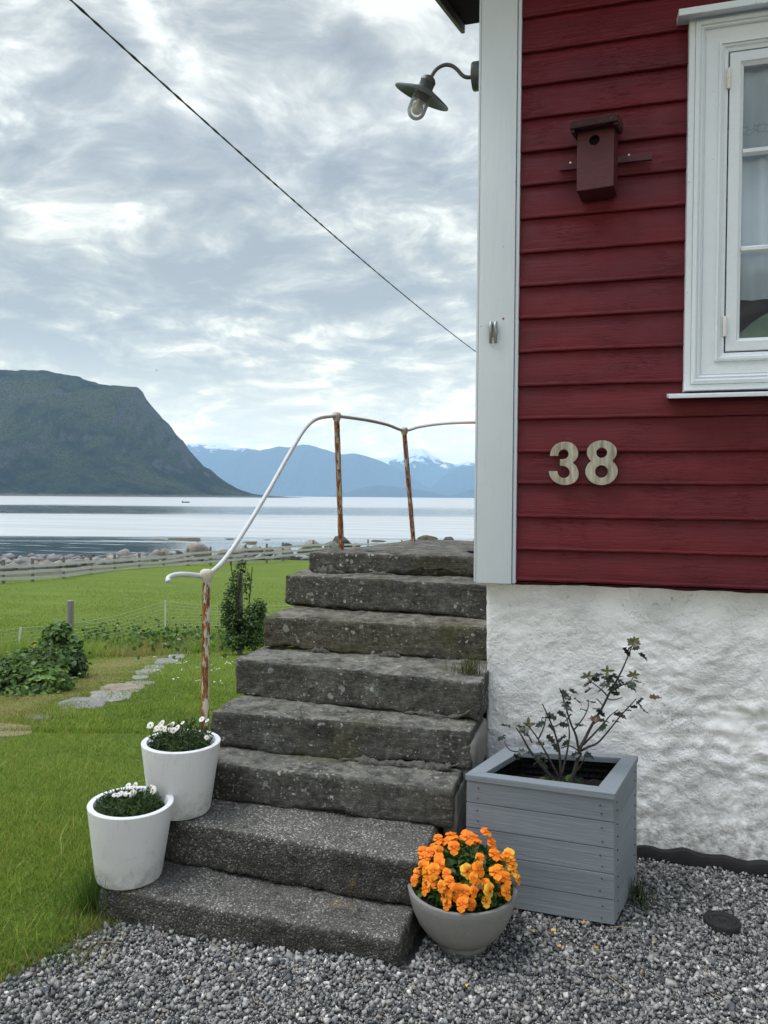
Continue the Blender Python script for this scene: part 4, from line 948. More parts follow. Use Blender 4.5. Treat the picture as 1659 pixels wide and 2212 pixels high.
# ------------------------------------------------------------------ planter, bowl, pots
def planter():
    zt = .482; c = [Vector(at_z(*p, zt)) for p in ((1005.5, 1672), (1328, 1714.6), (1378, 1632.6), (1095, 1612))]
    b = [Vector((q.x, q.y, 0)) for q in c]; b[1] = Vector(at_z(1330, 2008, 0)); b[2] = Vector(at_z(1378, 1911, 0))
    ctr = sum(c, Vector()) / 4
    nm = MB(); nm.lathe([(0, .0012), (.0022, .0010), (.0030, 0), (.0030, -.004)], 8); no = nm.build('nail', M['nail']); nail = no.data; bpy.data.objects.remove(no)
    t = thing('planter_box', 'large grey wooden planter box with mitred rim', 'planter', (ctr.x, ctr.y, 0))
    zs = [0.012, .102, .193, .285, .378, zt - .023]
    sc = lambda q, o: q + (Vector((ctr.x, ctr.y, q.z)) - q).normalized() * o
    def at(i, z, o=0): q = b[i].lerp(c[i], z / zt); return sc(q, o)
    for i in range(4):
        j = (i + 1) % 4; mb = MB()
        for k in range(5):
            o = .004 + random.uniform(0, .002); z0, z1 = zs[k] + .0012, zs[k + 1] - .0012
            A = [at(i, z0, o), at(j, z0, o), at(j, z1, o), at(i, z1, o)]; I = [at(i, z0, o + .03), at(j, z0, o + .03), at(j, z1, o + .03), at(i, z1, o + .03)]
            mb.prism(A, I)
        pn = mb.build('side_panel', M['planter'], t, False, .0018)
        dirv = (b[j] - b[i]).normalized(); out = Vector((dirv.y, -dirv.x, 0))
        for k in range(5 if i < 2 else 0):
            for e in (0, 1):
                for f in (.28, .72):
                    L = (b[j] - b[i]).length; s = (.045 + random.uniform(-.004, .006)) / L; s = s if e == 0 else 1 - s
                    z = zs[k] + (zs[k + 1] - zs[k]) * f + random.uniform(-.006, .006); p = at(i, z, .0025).lerp(at(j, z, .0025), s)
                    no = bpy.data.objects.new('nail', nail); link(no, pn); no.location = p + out * .0005 - t.location; no.rotation_euler = out.to_track_quat('Z', 'Y').to_euler()
        q = MB(); w = .058; lo = zt - .023
        A = [sc(c[i], -.002), sc(c[j], -.002)]; n1 = MB()
        Bi = [sc(c[i], w * 1.36), sc(c[j], w * 1.36)]
        top = [A[0], A[1], Bi[1], Bi[0]]; bot = [Vector((v.x, v.y, lo)) for v in top]
        g = .0008; d_ = (A[1] - A[0]).normalized() * g; top[0] = top[0] + d_; top[3] = top[3] + d_; top[1] = top[1] - d_; top[2] = top[2] - d_; bot = [Vector((v.x, v.y, lo)) for v in top]
        q.prism(bot, top); q.build('rim', M['planter'], t, False, .0025)
    ins = MB(); r = [sc(c[i], .058) for i in range(4)]; N = 20
    for i in range(4):
        j = (i + 1) % 4; ins.add([Vector((r[i].x, r[i].y, .1)), Vector((r[j].x, r[j].y, .1)), Vector((r[j].x, r[j].y, lo)), Vector((r[i].x, r[i].y, lo))], [(0, 1, 2, 3)])
    ml, nt, bs = material('dimpled_liner', .85, .1); v = voro(nt, pos(nt), 42, rnd=0.0); setc(nt, bs, (.010, .010, .011)); nt.links.new(bump(nt, v.outputs['Distance'], .02), bs.inputs['Normal'])
    ins.build('liner', ml, t)
    U, Vv = np.meshgrid(np.linspace(0, 1, 44), np.linspace(0, 1, 36), indexing='ij'); R = [np.array(q) for q in r]
    P = (R[0][None] * ((1 - U) * (1 - Vv)).ravel()[:, None] + R[1][None] * (U * (1 - Vv)).ravel()[:, None] + R[2][None] * (U * Vv).ravel()[:, None] + R[3][None] * ((1 - U) * Vv).ravel()[:, None])
    P[:, 2] = .385 + .03 * fbm(P * 14, 4, 3) + .012 * fbm(P * 50, 3, 4)
    so_ = MB(); so_.add(P, grid_faces(44, 36)); so_.build('soil', M['soil'], t, True)
    return ctr, r
PC, PR = planter()
BW = Vector(at_z(997, 2036, 0)); BW.z = .0
def bowl():
    t = thing('flower_bowl', 'round grey bowl planter of orange violas on the gravel', 'flower pot', BW)
    mb = MB(); T = Matrix.Translation(BW)
    mb.lathe([(0, -.01), (.083, -.01), (.088, 0), (.088, .010), (.082, .017), (.080, .022), (.100, .030), (.126, .052), (.150, .085), (.167, .125), (.1785, .165), (.1835, .190), (.1825, .1935), (.1700, .1935), (.1675, .190), (.160, .165), (.14, .150), (0, .150)], 64, T)
    mb.build('bowl', M['bowl'], t, True, angle=.6)
    s = MB(); k = 40; pr = [(r, .166 + .008 * math.cos(r * 40)) for r in np.linspace(.161, 0, 14)]
    s.lathe(pr, k, T); s.v = [(x, y, z + .008 * float(vnoise(p3(x * 40, y * 40), 2)[0])) for x, y, z in s.v]; s.build('soil', M['soil'], t, True)
bowl()
POTS = [Vector(at_z(279, 1890, .113)), Vector(at_z(389, 1748, .274))]
for i, (P, lb) in enumerate(zip(POTS, ('white tapered pot on the lowest step', 'white tapered pot one step up against the railing post'))):
    t = thing('tapered_pot', lb, 'flower pot', P, 'white pots on the steps'); T = Matrix.Translation(P) @ Matrix.Rotation(math.radians((1.6, 1.0)[i]), 4, 'Y')
    h = .270; mb = MB()
    mb.lathe([(0, 0), (.108, 0), (.114, .003), (.1165, .009), (.150, h - .006), (.1505, h - .002), (.1490, h), (.1310, h), (.1290, h - .003), (.124, h - .045), (0, h - .046)], 64, T); mb.build('pot', M['pot'], t, True, angle=.6)
    s = MB(); s.lathe([(.1255, h - .035)] + [(r, h - .032 + .004 * math.sin(r * 90)) for r in np.linspace(.11, 0, 10)], 32, T); s.build('soil', M['soil'], t, True)
dc = Vector(at_z(1560, 1990, .012)); mb = MB()
mb.lathe([(0, .016), (.012, .016), (.014, .013), (.030, .013), (.033, .016), (.044, .016), (.047, .013), (.052, .015), (.060, .013), (.062, .008), (.063, -.03)], 40, Matrix.Translation((dc.x, dc.y, .006)))
tag(mb.build('drain_cap', M['black'], None, True, angle=.5), 'round black drain cap set in the gravel', 'drain cap')
# ------------------------------------------------------------------ leaves and flowers
def tri_leaf_cloud(N, ctr, size, nrm, col, shape, cup=.2, aspect=.6):
    """N folded leaves: each a fan of quads from `shape` (list of (along, half width)) ; returns V, F(quads), C"""
    n = len(shape); up = np.tile([0, 0, 1.0], (N, 1)); nrm = nrm / np.linalg.norm(nrm, axis=1, keepdims=True)
    a = rng.normal(size=(N, 3)); t = a - nrm * (a * nrm).sum(1, keepdims=True); t /= np.linalg.norm(t, axis=1, keepdims=True); s = np.cross(nrm, t)
    V = []
    for (l, w) in shape:
        for q in (-1, 0, 1):
            V.append(ctr + t * (l * size)[:, None] + s * (q * w * aspect * size)[:, None] + nrm * ((abs(q) * w * cup - l * l * .18) * size)[:, None])
    V = np.stack(V, 1).reshape(-1, 3)
    f = []
    for i in range(n - 1):
        for q in (0, 1): f.append((i * 3 + q, i * 3 + q + 1, (i + 1) * 3 + q + 1, (i + 1) * 3 + q))
    F = (np.array(f)[None] + (np.arange(N) * n * 3)[:, None, None]).reshape(-1, 4)
    return V, F, np.repeat(col, n * 3, 0)
def cloud_obj(name, parts, mat, parent=None):
    V = []; F = []; C = []; o = 0
    for v, f, c in parts: V.append(v); F.append(f + o); C.append(c); o += len(v)
    V = np.concatenate(V); L = np.array(wloc(parent)) if parent is not None else 0
    return mesh_obj(name, np_mesh(name, V - L, np.concatenate(F), np.concatenate(C)), mat, parent, None, False)
OVAL = [(0, .04), (.25, .75), (.6, .85), (1, .05)]
LOBED = [(0, .05), (.12, .8), (.22, .55), (.42, 1.0), (.55, .6), (.78, .62), (1, .03)]
LANCE = [(0, .05), (.35, .5), (.7, .4), (1, .03)]
def jit(c, N, v=.3, hue=.1):
    k = 1 + v * rng.uniform(-1, 1, (N, 1)); h = 1 + hue * rng.uniform(-1, 1, (N, 3)); return np.clip(np.array(c)[None] * k * h, 0, 1)

def viola():
    t = thing('viola_plant', 'mound of orange violas filling the grey bowl', 'flowers', BW + Vector((0, 0, .165)))
    ctr = np.array(BW) + np.array([0, 0, .165])
    N = 1900; a = rng.uniform(0, 2 * np.pi, N); r = .155 * np.sqrt(rng.uniform(0, 1, N)); top = .165 * np.sqrt(np.clip(1 - (r / .172) ** 2, 0, 1))
    P = np.stack([r * np.cos(a), r * np.sin(a), .01 + top * rng.uniform(.05, .88, N)], 1) + ctr
    nr = rng.normal(size=(N, 3)) + np.array([0, 0, 1.0])
    fol = tri_leaf_cloud(N, P, rng.uniform(.016, .032, N), nr, jit((.050, .105, .022), N, .45), OVAL, aspect=.45)
    st = []
    cloud_obj('foliage', [fol], M['leaf'], t)
    def flower(kind):
        V = []; F = []; C = []
        cols = {0: (.93, .265, .010), 1: (.93, .33, .012), 2: (.90, .50, .04)}[kind]
        pet = [(90 + 33, .95, .85, .003), (90 - 33, .95, .85, .003), (178, .82, .74, .0), (2, .82, .74, .0), (270, 1.0, .95, -.002)]
        R = .0245
        for an, L, w, dz in pet:
            a = math.radians(an + random.uniform(-6, 6)); o = len(V); u = (math.cos(a), math.sin(a)); v = (-u[1], u[0])
            for l, ww in ((.06, .10), (.35, .46), (.70, .60), (.93, .48), (1.06, .20)):
                for q in (-1, -.5, 0, .5, 1):
                    l2 = l * (1 - .10 * abs(q)) ; x = u[0] * l2 * L * R + v[0] * q * ww * w * R; y = u[1] * l2 * L * R + v[1] * q * ww * w * R
                    z = dz + .0025 * math.sin(l * 3) - .0035 * l * l + .0016 * math.sin(q * 3 + l * 5 + an); V.append((x, y, z))
                    k = min(1, max(0, (l - .15) / .45)); dk = (.80, .125, .006); C.append(tuple(dk[i] * (1 - k) + cols[i] * k for i in range(3)))
            F += [(o + i * 5 + j, o + i * 5 + j + 1, o + (i + 1) * 5 + j + 1, o + (i + 1) * 5 + j) for i in range(4) for j in range(4)]
        o = len(V)
        for j in range(4): V.append((.0028 * math.cos(j * 1.57), .0028 * math.sin(j * 1.57) - .001, .0035)); C.append((.75, .50, .02) if kind < 2 else (.05, .03, .02))
        F.append((o, o + 1, o + 2, o + 3))
        # stalk bends away behind the bloom
        for i, (z, y) in enumerate(((-.002, 0), (-.012, -.006), (-.022, -.022), (-.026, -.045))):
            for q in (-.0009, .0009): V.append((q, y, z)); C.append((.06, .12, .025))
        o += 4; F += [(o + 2 * i, o + 2 * i + 1, o + 2 * i + 3, o + 2 * i + 2) for i in range(3)]
        return np_mesh('flower', V, F, np.array(C))
    meshes = [flower(0) for _ in range(3)] + [flower(1) for _ in range(2)] + [flower(2)]
    for me in meshes: me.materials.append(M['petal']); me.polygons.foreach_set('use_smooth', [True] * len(me.polygons))
    # where blooms sit on the mound, seen from the yard, plus the ones round the back
    px = [(725,190),(590,240),(770,310),(610,380),(445,320),(340,380),(270,440),(425,500),(225,500),(430,570),(290,620),(300,520),(185,660),(280,730),(525,680),(570,780),(480,830),(280,840),(160,760),(520,930),(625,930),(530,1030),(700,1020),(725,890),(830,890),(830,730),(885,640),(760,640),(915,480),(1080,450),(1175,470),(1065,680),(1140,610),(1175,740),(1170,820),(1345,740),(1240,440),(1290,580),(1060,300),(970,220),(990,1000),(990,880),(965,800),(880,800),(430,410),(520,290),(1250,520),(240,580),(350,450),(1185,890),(390,660),(640,880),(800,1030),(370,750),(1270,670),(840,260)]
    eye = Vector(EYE); k = 0
    for (cx, cy) in px:
        x, y = 864 + cx * .191, 1756.8 + cy * .191; d = Vector(ray(x, y)); o = eye - Vector(ctr)
        S = Vector((1 / .175, 1 / .175, 1 / .185)); dd = Vector((d.x * S.x, d.y * S.y, d.z * S.z)); oo = Vector((o.x * S.x, o.y * S.y, o.z * S.z))
        A = dd.dot(dd); B = oo.dot(dd); Cc = oo.dot(oo) - 1; D = B * B - A * Cc
        s = (-B - math.sqrt(D)) / A if D > 0 else -B / A
        p = eye + d * s; n = (p - Vector(ctr)); n = Vector((n.x, n.y, n.z * .9 + .02)).normalized()
        if D <= 0: n = (n + Vector((0, -.2, .5))).normalized()
        if p.z < ctr[2] - .002: p.z = ctr[2] + .004
        p = p + n * random.uniform(-.014, .012)
        face = (n * .75 + (eye - p).normalized() * .55 + Vector((random.uniform(-.6, .6), random.uniform(-.4, .4), random.uniform(-.35, .5)))).normalized()
        kind = random.choice((0, 0, 0, 1, 2, 3, 4)) if k not in (36, 37, 40, 41, 27, 54) else 5
        ob = bpy.data.objects.new('flower', meshes[kind]); link(ob, t); ob.location = p - Vector(ctr)
        up = (Vector((0, 0, 1)) - face * face.z).normalized(); xx = up.cross(face); R_ = Matrix((xx, up, face)).transposed()
        ob.rotation_euler = (R_ @ Matrix.Rotation(random.uniform(-.4, .4), 3, 'Z')).to_euler(); sc = random.uniform(.74, 1.14); ob.scale = (sc, sc, sc); k += 1
    for j in range(16):
        a = random.uniform(.5, 2.7); z = random.uniform(.25, .95); p = Vector((math.cos(a) * .17 * math.sqrt(1 - z * z), math.sin(a) * .17 * math.sqrt(1 - z * z), .18 * z))
        ob = bpy.data.objects.new('flower', meshes[j % 5]); link(ob, t); ob.location = p; ob.rotation_euler = (p.normalized() + Vector((0, 0, .4))).to_track_quat('Z', 'Y').to_euler()
viola()

def daisies(P, label, spots, seed, hk=1.0):
    t = thing('daisy_plant', label, 'flowers', P + Vector((0, 0, .235)), 'daisies in the white pots'); c = np.array(t.location)
    r2 = np.random.default_rng(seed); N = 1500
    a = r2.uniform(0, 2 * np.pi, N); r = .112 * np.sqrt(r2.uniform(0, 1, N)); h = hk * (.045 + .03 * fbm(p3(r * np.cos(a) * 14, r * np.sin(a) * 14), 2, seed)) * r2.uniform(.1, 1.35, N)
    Q = np.stack([r * np.cos(a), r * np.sin(a), h], 1) + c
    nr = r2.normal(size=(N, 3)); 
    cloud_obj('foliage', [tri_leaf_cloud(N, Q, r2.uniform(.015, .036, N), nr, jit((.050, .088, .026), N, .5), LANCE, aspect=.22)], M['leaf'], t)
    stem = MB(); V = []; F = []; C = []
    k = 11
    for j in range(k):
        a0 = 2 * math.pi * j / k; u = Vector((math.cos(a0), math.sin(a0), 0)); v = Vector((-u.y, u.x, 0)); o = len(V)
        for l, w in ((.003, .0018), (.008, .0030), (.0135, .0030), (.0155, .0012)):
            for q in (-1, 1): V.append(tuple(u * l + v * q * w + Vector((0, 0, .001 - l * l * 9)))); C.append((.78, .78, .75))
        F += [(o + 2 * i, o + 2 * i + 1, o + 2 * i + 3, o + 2 * i + 2) for i in range(3)]
    o = len(V); 
    for ring, (rr, z) in enumerate(((.0042, .001), (.0030, .0035), (.0005, .0042))):
        for j in range(8): V.append((rr * math.cos(j * .785), rr * math.sin(j * .785), z)); C.append((.55, .33, .02))
    F += [(o + i * 8 + j, o + i * 8 + (j + 1) % 8, o + (i + 1) * 8 + (j + 1) % 8, o + (i + 1) * 8 + j) for i in range(2) for j in range(8)]
    me = np_mesh('flower', V, F, np.array(C)); me.materials.append(M['petal'])
    for (x, y, s) in [(a_, b_, c_ * .82) for a_, b_, c_ in spots]:
        p = Vector(at_d(x, y, (P.y * F0[1] + P.x * F0[0]) + random.uniform(-.06, .06))); rel = p - t.location
        f = (Vector((random.uniform(-.5, .5), random.uniform(-1.0, .1), random.uniform(.35, .9)))).normalized()
        ob = bpy.data.objects.new('flower', me); link(ob, t); ob.location = rel; ob.rotation_euler = f.to_track_quat('Z', 'Y').to_euler(); ob.scale = (s, s, s)
        stem.tube([t.location + Vector((rel.x * .6, rel.y * .6, .0)), t.location + Vector((rel.x * .85, rel.y * .85, rel.z * .6)), p - f * .001], .0011, 5)
    stem.build('stem', M['leaf_plain'], t, True)
M['leaf_plain'] = leafmat('stem_green', False, (.06, .10, .03), .1, var=.3)
cr5 = lambda L: [(115.2 + x * .3125, 1497.6 + y * .3125, s) for x, y, s in L]
daisies(POTS[1], 'daisies in the pot against the railing post', cr5([(670, 220, 1.1), (655, 230, .9), (720, 240, 1.1), (735, 222, 1.1), (752, 203, .9), (745, 238, 1), (800, 215, 1), (822, 212, .9), (810, 250, 1.1), (855, 238, 1.1), (828, 255, 1), (893, 203, .7), (893, 242, .6), (885, 285, .9), (680, 325, 1), (703, 302, .8), (1025, 178, 1), (1062, 188, .8), (840, 408, .8), (1060, 305, .8), (1075, 300, .7), (770, 245, 1), (705, 255, .8)]), 5)
daisies(POTS[0], 'daisies in the pot on the lowest step', cr5([(517, 637, .9), (567, 632, .8), (530, 710, 1.35), (545, 690, 1.2), (515, 690, 1.1), (560, 690, .9), (465, 692, .9), (430, 700, .8), (688, 668, 1.3), (682, 637, .6), (418, 705, .6), (545, 650, .6), (450, 700, .8), (500, 695, .8)]), 6, .62)

def holly():
    base = Vector((PC.x, PC.y, .385)); dpt = float(PC.x * F0[0] + PC.y * F0[1])
    t = thing('holly_shrub', 'sparse holly with spiny leaves growing in the grey planter', 'shrub', base)
    g = lambda c, o=0: Vector(at_d(1065.6 + c[0] * .2257, 1353.6 + c[1] * .2257, dpt + o))
    BR = [([(740, 1500), (780, 1380), (815, 1240), (838, 1150), (880, 1070), (950, 930), (1040, 780), (1110, 640), (1200, 480), (1270, 330), (1335, 165)], .0085, .0022, 0, .05),
          ([(845, 1185), (900, 1155), (1000, 1110), (1100, 1000), (1230, 840), (1370, 690)], .0050, .0018, .02, -.10), ([(860, 1130), (950, 1040), (1060, 920), (1120, 850), (1195, 795)], .0045, .0016, .02, .12),
          ([(822, 1200), (790, 1040), (745, 935), (690, 760), (662, 660), (635, 590)], .0050, .0018, 0, -.06), ([(770, 990), (820, 930), (880, 840), (912, 750), (898, 705)], .0032, .0014, -.02, -.07),
          ([(650, 1470), (632, 1200), (592, 1030), (530, 870), (470, 740)], .0052, .0020, -.02, -.04), ([(660, 1400), (705, 1200), (728, 1050), (718, 930), (692, 855)], .0044, .0016, .02, .08),
          ([(630, 1450), (560, 1310), (430, 1080), (355, 975), (322, 940)], .0045, .0016, -.03, -.08), ([(570, 1460), (430, 1290), (340, 1170), (275, 1050), (215, 965)], .0070, .0022, .0, .07),
          ([(345, 1200), (180, 1190), (120, 1130), (108, 1085)], .0030, .0014, .04, .09), ([(430, 1080), (480, 970), (500, 890), (505, 830)], .0032, .0014, -.05, -.07), ([(370, 1110), (330, 1030), (285, 965)], .003, .0013, .05, .02),
          ([(1095, 665), (1030, 600), (960, 545), (900, 490)], .0032, .0014, .03, -.02), ([(1130, 620), (1220, 565), (1310, 525), (1350, 465)], .0032, .0014, .03, .07), ([(1085, 690), (1160, 700), (1235, 675)], .0024, .0012, .02, .05),
          ([(1040, 745), (1000, 700), (985, 690)], .0024, .0012, .02, .0), ([(820, 1190), (730, 1140), (650, 1165)], .0032, .0014, 0, -.05), ([(800, 1380), (860, 1290), (890, 1190)], .0030, .0014, -.01, -.06), ([(1115, 590), (1100, 540), (1090, 430)], .0028, .0013, .03, .05), ([(950, 940), (1010, 900), (1060, 880)], .0024, .0012, .02, -.04)]
    mb = MB()
    for pts, r0, r1, o0, o1 in BR:
        n = len(pts); P = catmull([g(p, o0 + (o1 - o0) * i / (n - 1)) for i, p in enumerate(pts)], 5); m = len(P)
        mb.tube(P, [r0 + (r1 - r0) * (i / (m - 1)) for i in range(m)], 7)
    mb.build('branches', M['bark'], t, True, merge=False)
    V = []; F = []; C = []
    def leaf(p, L, dirv, nrm, col, spiny=True):
        d = dirv.normalized(); n = (nrm - d * nrm.dot(d)).normalized(); s = d.cross(n); o = len(V)
        prof = [(0, .03), (.10, .22), (.16, .42), (.24, .24), (.38, .30), (.46, .48), (.54, .26), (.68, .24), (.75, .36), (.82, .14), (1.02, .01)] if spiny else [(0, .05), (.3, .26), (.6, .3), (.85, .18), (1, .02)]
        for l, w in prof:
            for q in (-1, -.5, 0, .5, 1): 
                V.append(tuple(p + d * l * L + s * q * w * L * .78 + n * L * ((abs(q) * w * .55 if abs(q) < 1 else w * .22) - .28 * l * l + .05 * math.sin(9 * l + q)))); C.append(col)
        F.extend([(o + i * 5 + j, o + i * 5 + j + 1, o + (i + 1) * 5 + j + 1, o + (i + 1) * 5 + j) for i in range(len(prof) - 1) for j in range(4)])
    pl = [(1240,205),(1400,195),(1390,255),(1345,190),(990,490),(1030,500),(1060,480),(1090,470),(1130,470),(1160,490),(1180,460),(1050,540),(1070,580),(1130,530),(1160,540),(1200,560),(1240,510),(1230,550),(1270,530),(1290,540),(940,535),(960,480),(1360,545),(1370,560),(1330,525),(940,595),(1210,655),(640,615),(720,610),(745,700),(750,745),(770,690),(610,815),(830,795),(890,720),(950,800),(985,800),(760,845),(650,945),(630,930),(600,890),(780,950),(520,950),(460,890),(490,915),(510,1040),(720,1090),(700,1050),(570,1120),(490,1130),(860,1240),(880,1210),(850,1220),(470,1250),(500,1260),(450,1290),(430,1230),(530,1240),(330,1040),(280,970),(220,950),(165,965),(360,960),(340,950),(125,1050),(120,1070),(1030,890),(1000,910),(960,860),(1150,845),(1180,825),(1090,940),(1140,910),(1370,730),(1380,785),(1400,780),(1320,815),(1440,690),(1490,680),(660,740),(1110,560),(1015,520),(1100,510),(1190,510),(200,1215),(235,1195),(260,1010),(440,1290),(520,1290)]
    for q in pl:
        p = g(q, random.uniform(-.08, .08)); a = random.uniform(-1, 1)
        d = Vector((random.choice((-1, 1)) * random.uniform(.5, 1), random.uniform(-.6, .3), random.uniform(-.55, .45))); n = Vector((random.uniform(-.7, .7), random.uniform(-.8, .5), random.uniform(.3, 1.1)))
        c = random.choice(((.014, .024, .016), (.020, .034, .022), (.011, .018, .013), (.028, .040, .026)))
        if q in ((1490, 680), (1030, 890), (1180, 825), (960, 860)): c = (.10, .055, .04)
        leaf(p, random.uniform(.032, .047), d, n, c)
    for (cx, cy), k in (((1340, 150), 9), ((905, 480), 5), ((1345, 465), 5), ((1090, 430), 4), ((335, 940), 4)):
        for j in range(k):
            a = 2 * math.pi * j / k; leaf(g((cx, cy), .03), random.uniform(.020, .030), Vector((math.cos(a), .3 * math.sin(a) - .2, .35 + .6 * math.sin(a))), Vector((0, -1, .6)), random.choice(((.075, .085, .02), (.055, .07, .022), (.07, .06, .02))), False)
    me = np_mesh('leaves', np.array(V) - np.array(base), F, np.array(C)); mesh_obj('leaves', me, M['holly'], t, None, True)
    # seedlings and straw round the stems
    N = 130; P = np.array(base) + np.stack([rng.normal(0, .07, N), rng.normal(-.02, .05, N), rng.uniform(-.005, .03, N)], 1)
    w = cloud_obj('seedlings', [tri_leaf_cloud(N, P, rng.uniform(.014, .05, N), rng.normal(size=(N, 3)) + [0, -.5, .6], jit((.06, .115, .03), N, .4), OVAL, aspect=.3)], M['leaf'])
    tag(w, 'small green seedlings at the foot of the holly stems', 'seedlings', None, 'stuff')
holly()

# ------------------------------------------------------------------ gravel
def gravel():
    N = 600000
    x = rng.uniform(-2.7, 1.75, N); y = rng.uniform(1.0, 3.42, N); x[-90000:] = rng.uniform(-3.2, 3.6, 90000); y[-90000:] = rng.uniform(.6, 3.42, 90000); far = np.zeros(N, bool); far[-90000:] = True; d = x * F0[0] + y * F0[1]; la = x * R0[0] + y * R0[1]
    inner = (d > 1.75) & (np.abs(la) < .53 * d + .12); keep = (inner != far) & (lawn_side(x, y) < .06 * rng.normal(size=N)) & ~((x > -1.66) & (x < -.56) & (y > 2.34))
    # thin, trodden patches
    thin = fbm(p3(x * 1.8, y * 1.8), 4, 77); keep &= rng.uniform(0, 1, N) < np.clip(.98 - np.clip(thin - .08, 0, 1) * 2.4, .16, 1)
    x, y = x[keep], y[keep]; far = far[keep]; n = len(x)
    size = np.exp(rng.normal(math.log(.0028), .40, n)); size = np.clip(size, .0015, .0105); size = np.where(far, size * 1.8, size)
    base = np.array([(-1,-1,-1),(1,-1,-1),(1,1,-1),(-1,1,-1),(-1,-1,1),(1,-1,1),(1,1,1),(-1,1,1)], float)
    V = base[None] * np.array([1.0, .78, .55]) + rng.uniform(-.42, .42, (n, 8, 3)); V *= size[:, None, None] * rng.uniform(.75, 1.3, (n, 1, 3))
    q = rng.normal(size=(n, 4)); q[:, 1:3] *= .55; q /= np.linalg.norm(q, axis=1, keepdims=True); w, a, b, c = q.T
    R = np.stack([1-2*(b*b+c*c),2*(a*b-c*w),2*(a*c+b*w),2*(a*b+c*w),1-2*(a*a+c*c),2*(b*c-a*w),2*(a*c-b*w),2*(b*c+a*w),1-2*(a*a+b*b)], 1).reshape(n, 3, 3)
    V = np.einsum('nij,nkj->nki', R, V); V[:, :, 0] += x[:, None]; V[:, :, 1] += y[:, None]; V[:, :, 2] += (.045 * np.exp(-((x + .74) ** 2 + (y - 2.2) ** 2) / .055) + rng.uniform(-.006, .007, n) + .3 * size - .008 * (size < .005))[:, None] - .002
    f = np.array([(0,3,2,1),(4,5,6,7),(0,1,5,4),(1,2,6,5),(2,3,7,6),(3,0,4,7)]); F = (f[None] + (np.arange(n) * 8)[:, None, None]).reshape(-1, 4)
    pal = np.array([(.135,.134,.132),(.195,.192,.186),(.27,.265,.252),(.085,.090,.095),(.35,.34,.32),(.50,.49,.465),(.055,.060,.064),(.21,.18,.15),(.18,.19,.185)])
    c = 1.25 * pal[rng.choice(9, n, p=[.20, .24, .20, .11, .10, .035, .055, .035, .025])] * rng.uniform(.8, 1.2, (n, 1))
    dk = np.clip(fbm(p3(x * 1.6, y * 1.6), 3, 90) + .1, 0, 1)[:, None]; c = c * (1 - .35 * dk)
    me = np_mesh('gravel', V.reshape(-1, 3), F, np.repeat(c, 8, 0)); tag(mesh_obj('gravel', me, M['gravel']), 'crushed grey gravel of the yard', None, None, 'stuff')
gravel()

# ------------------------------------------------------------------ grass
def blades(x, y, z, h, w, col, lean=.5):
    n = len(x); a = rng.uniform(0, 2 * np.pi, n); ux, uy = np.cos(a), np.sin(a); b = rng.uniform(0, 2 * np.pi, n); l = h * lean * rng.uniform(.2, 1.3, n)
    P = np.stack([x, y, z], 1); S = np.stack([ux, uy, 0 * ux], 1) * (w / 2)[:, None]; Ld = np.stack([np.cos(b) * l, np.sin(b) * l, 0 * l], 1); H = np.stack([0 * h, 0 * h, h], 1)
    V = np.stack([P - S, P + S, P + .5 * H + .30 * Ld - S * .8, P + .5 * H + .30 * Ld + S * .8, P + .95 * H + Ld], 1).reshape(-1, 3)
    f = np.array([(0, 1, 3), (0, 3, 2), (2, 3, 4)]); F = (f[None] + (np.arange(n) * 5)[:, None, None]).reshape(-1, 3)
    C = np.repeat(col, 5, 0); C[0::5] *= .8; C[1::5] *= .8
    return V, F, C
GC = np.array([(.205, .315, .046), (.270, .365, .058), (.140, .240, .032), (.34, .37, .08), (.38, .33, .11)])
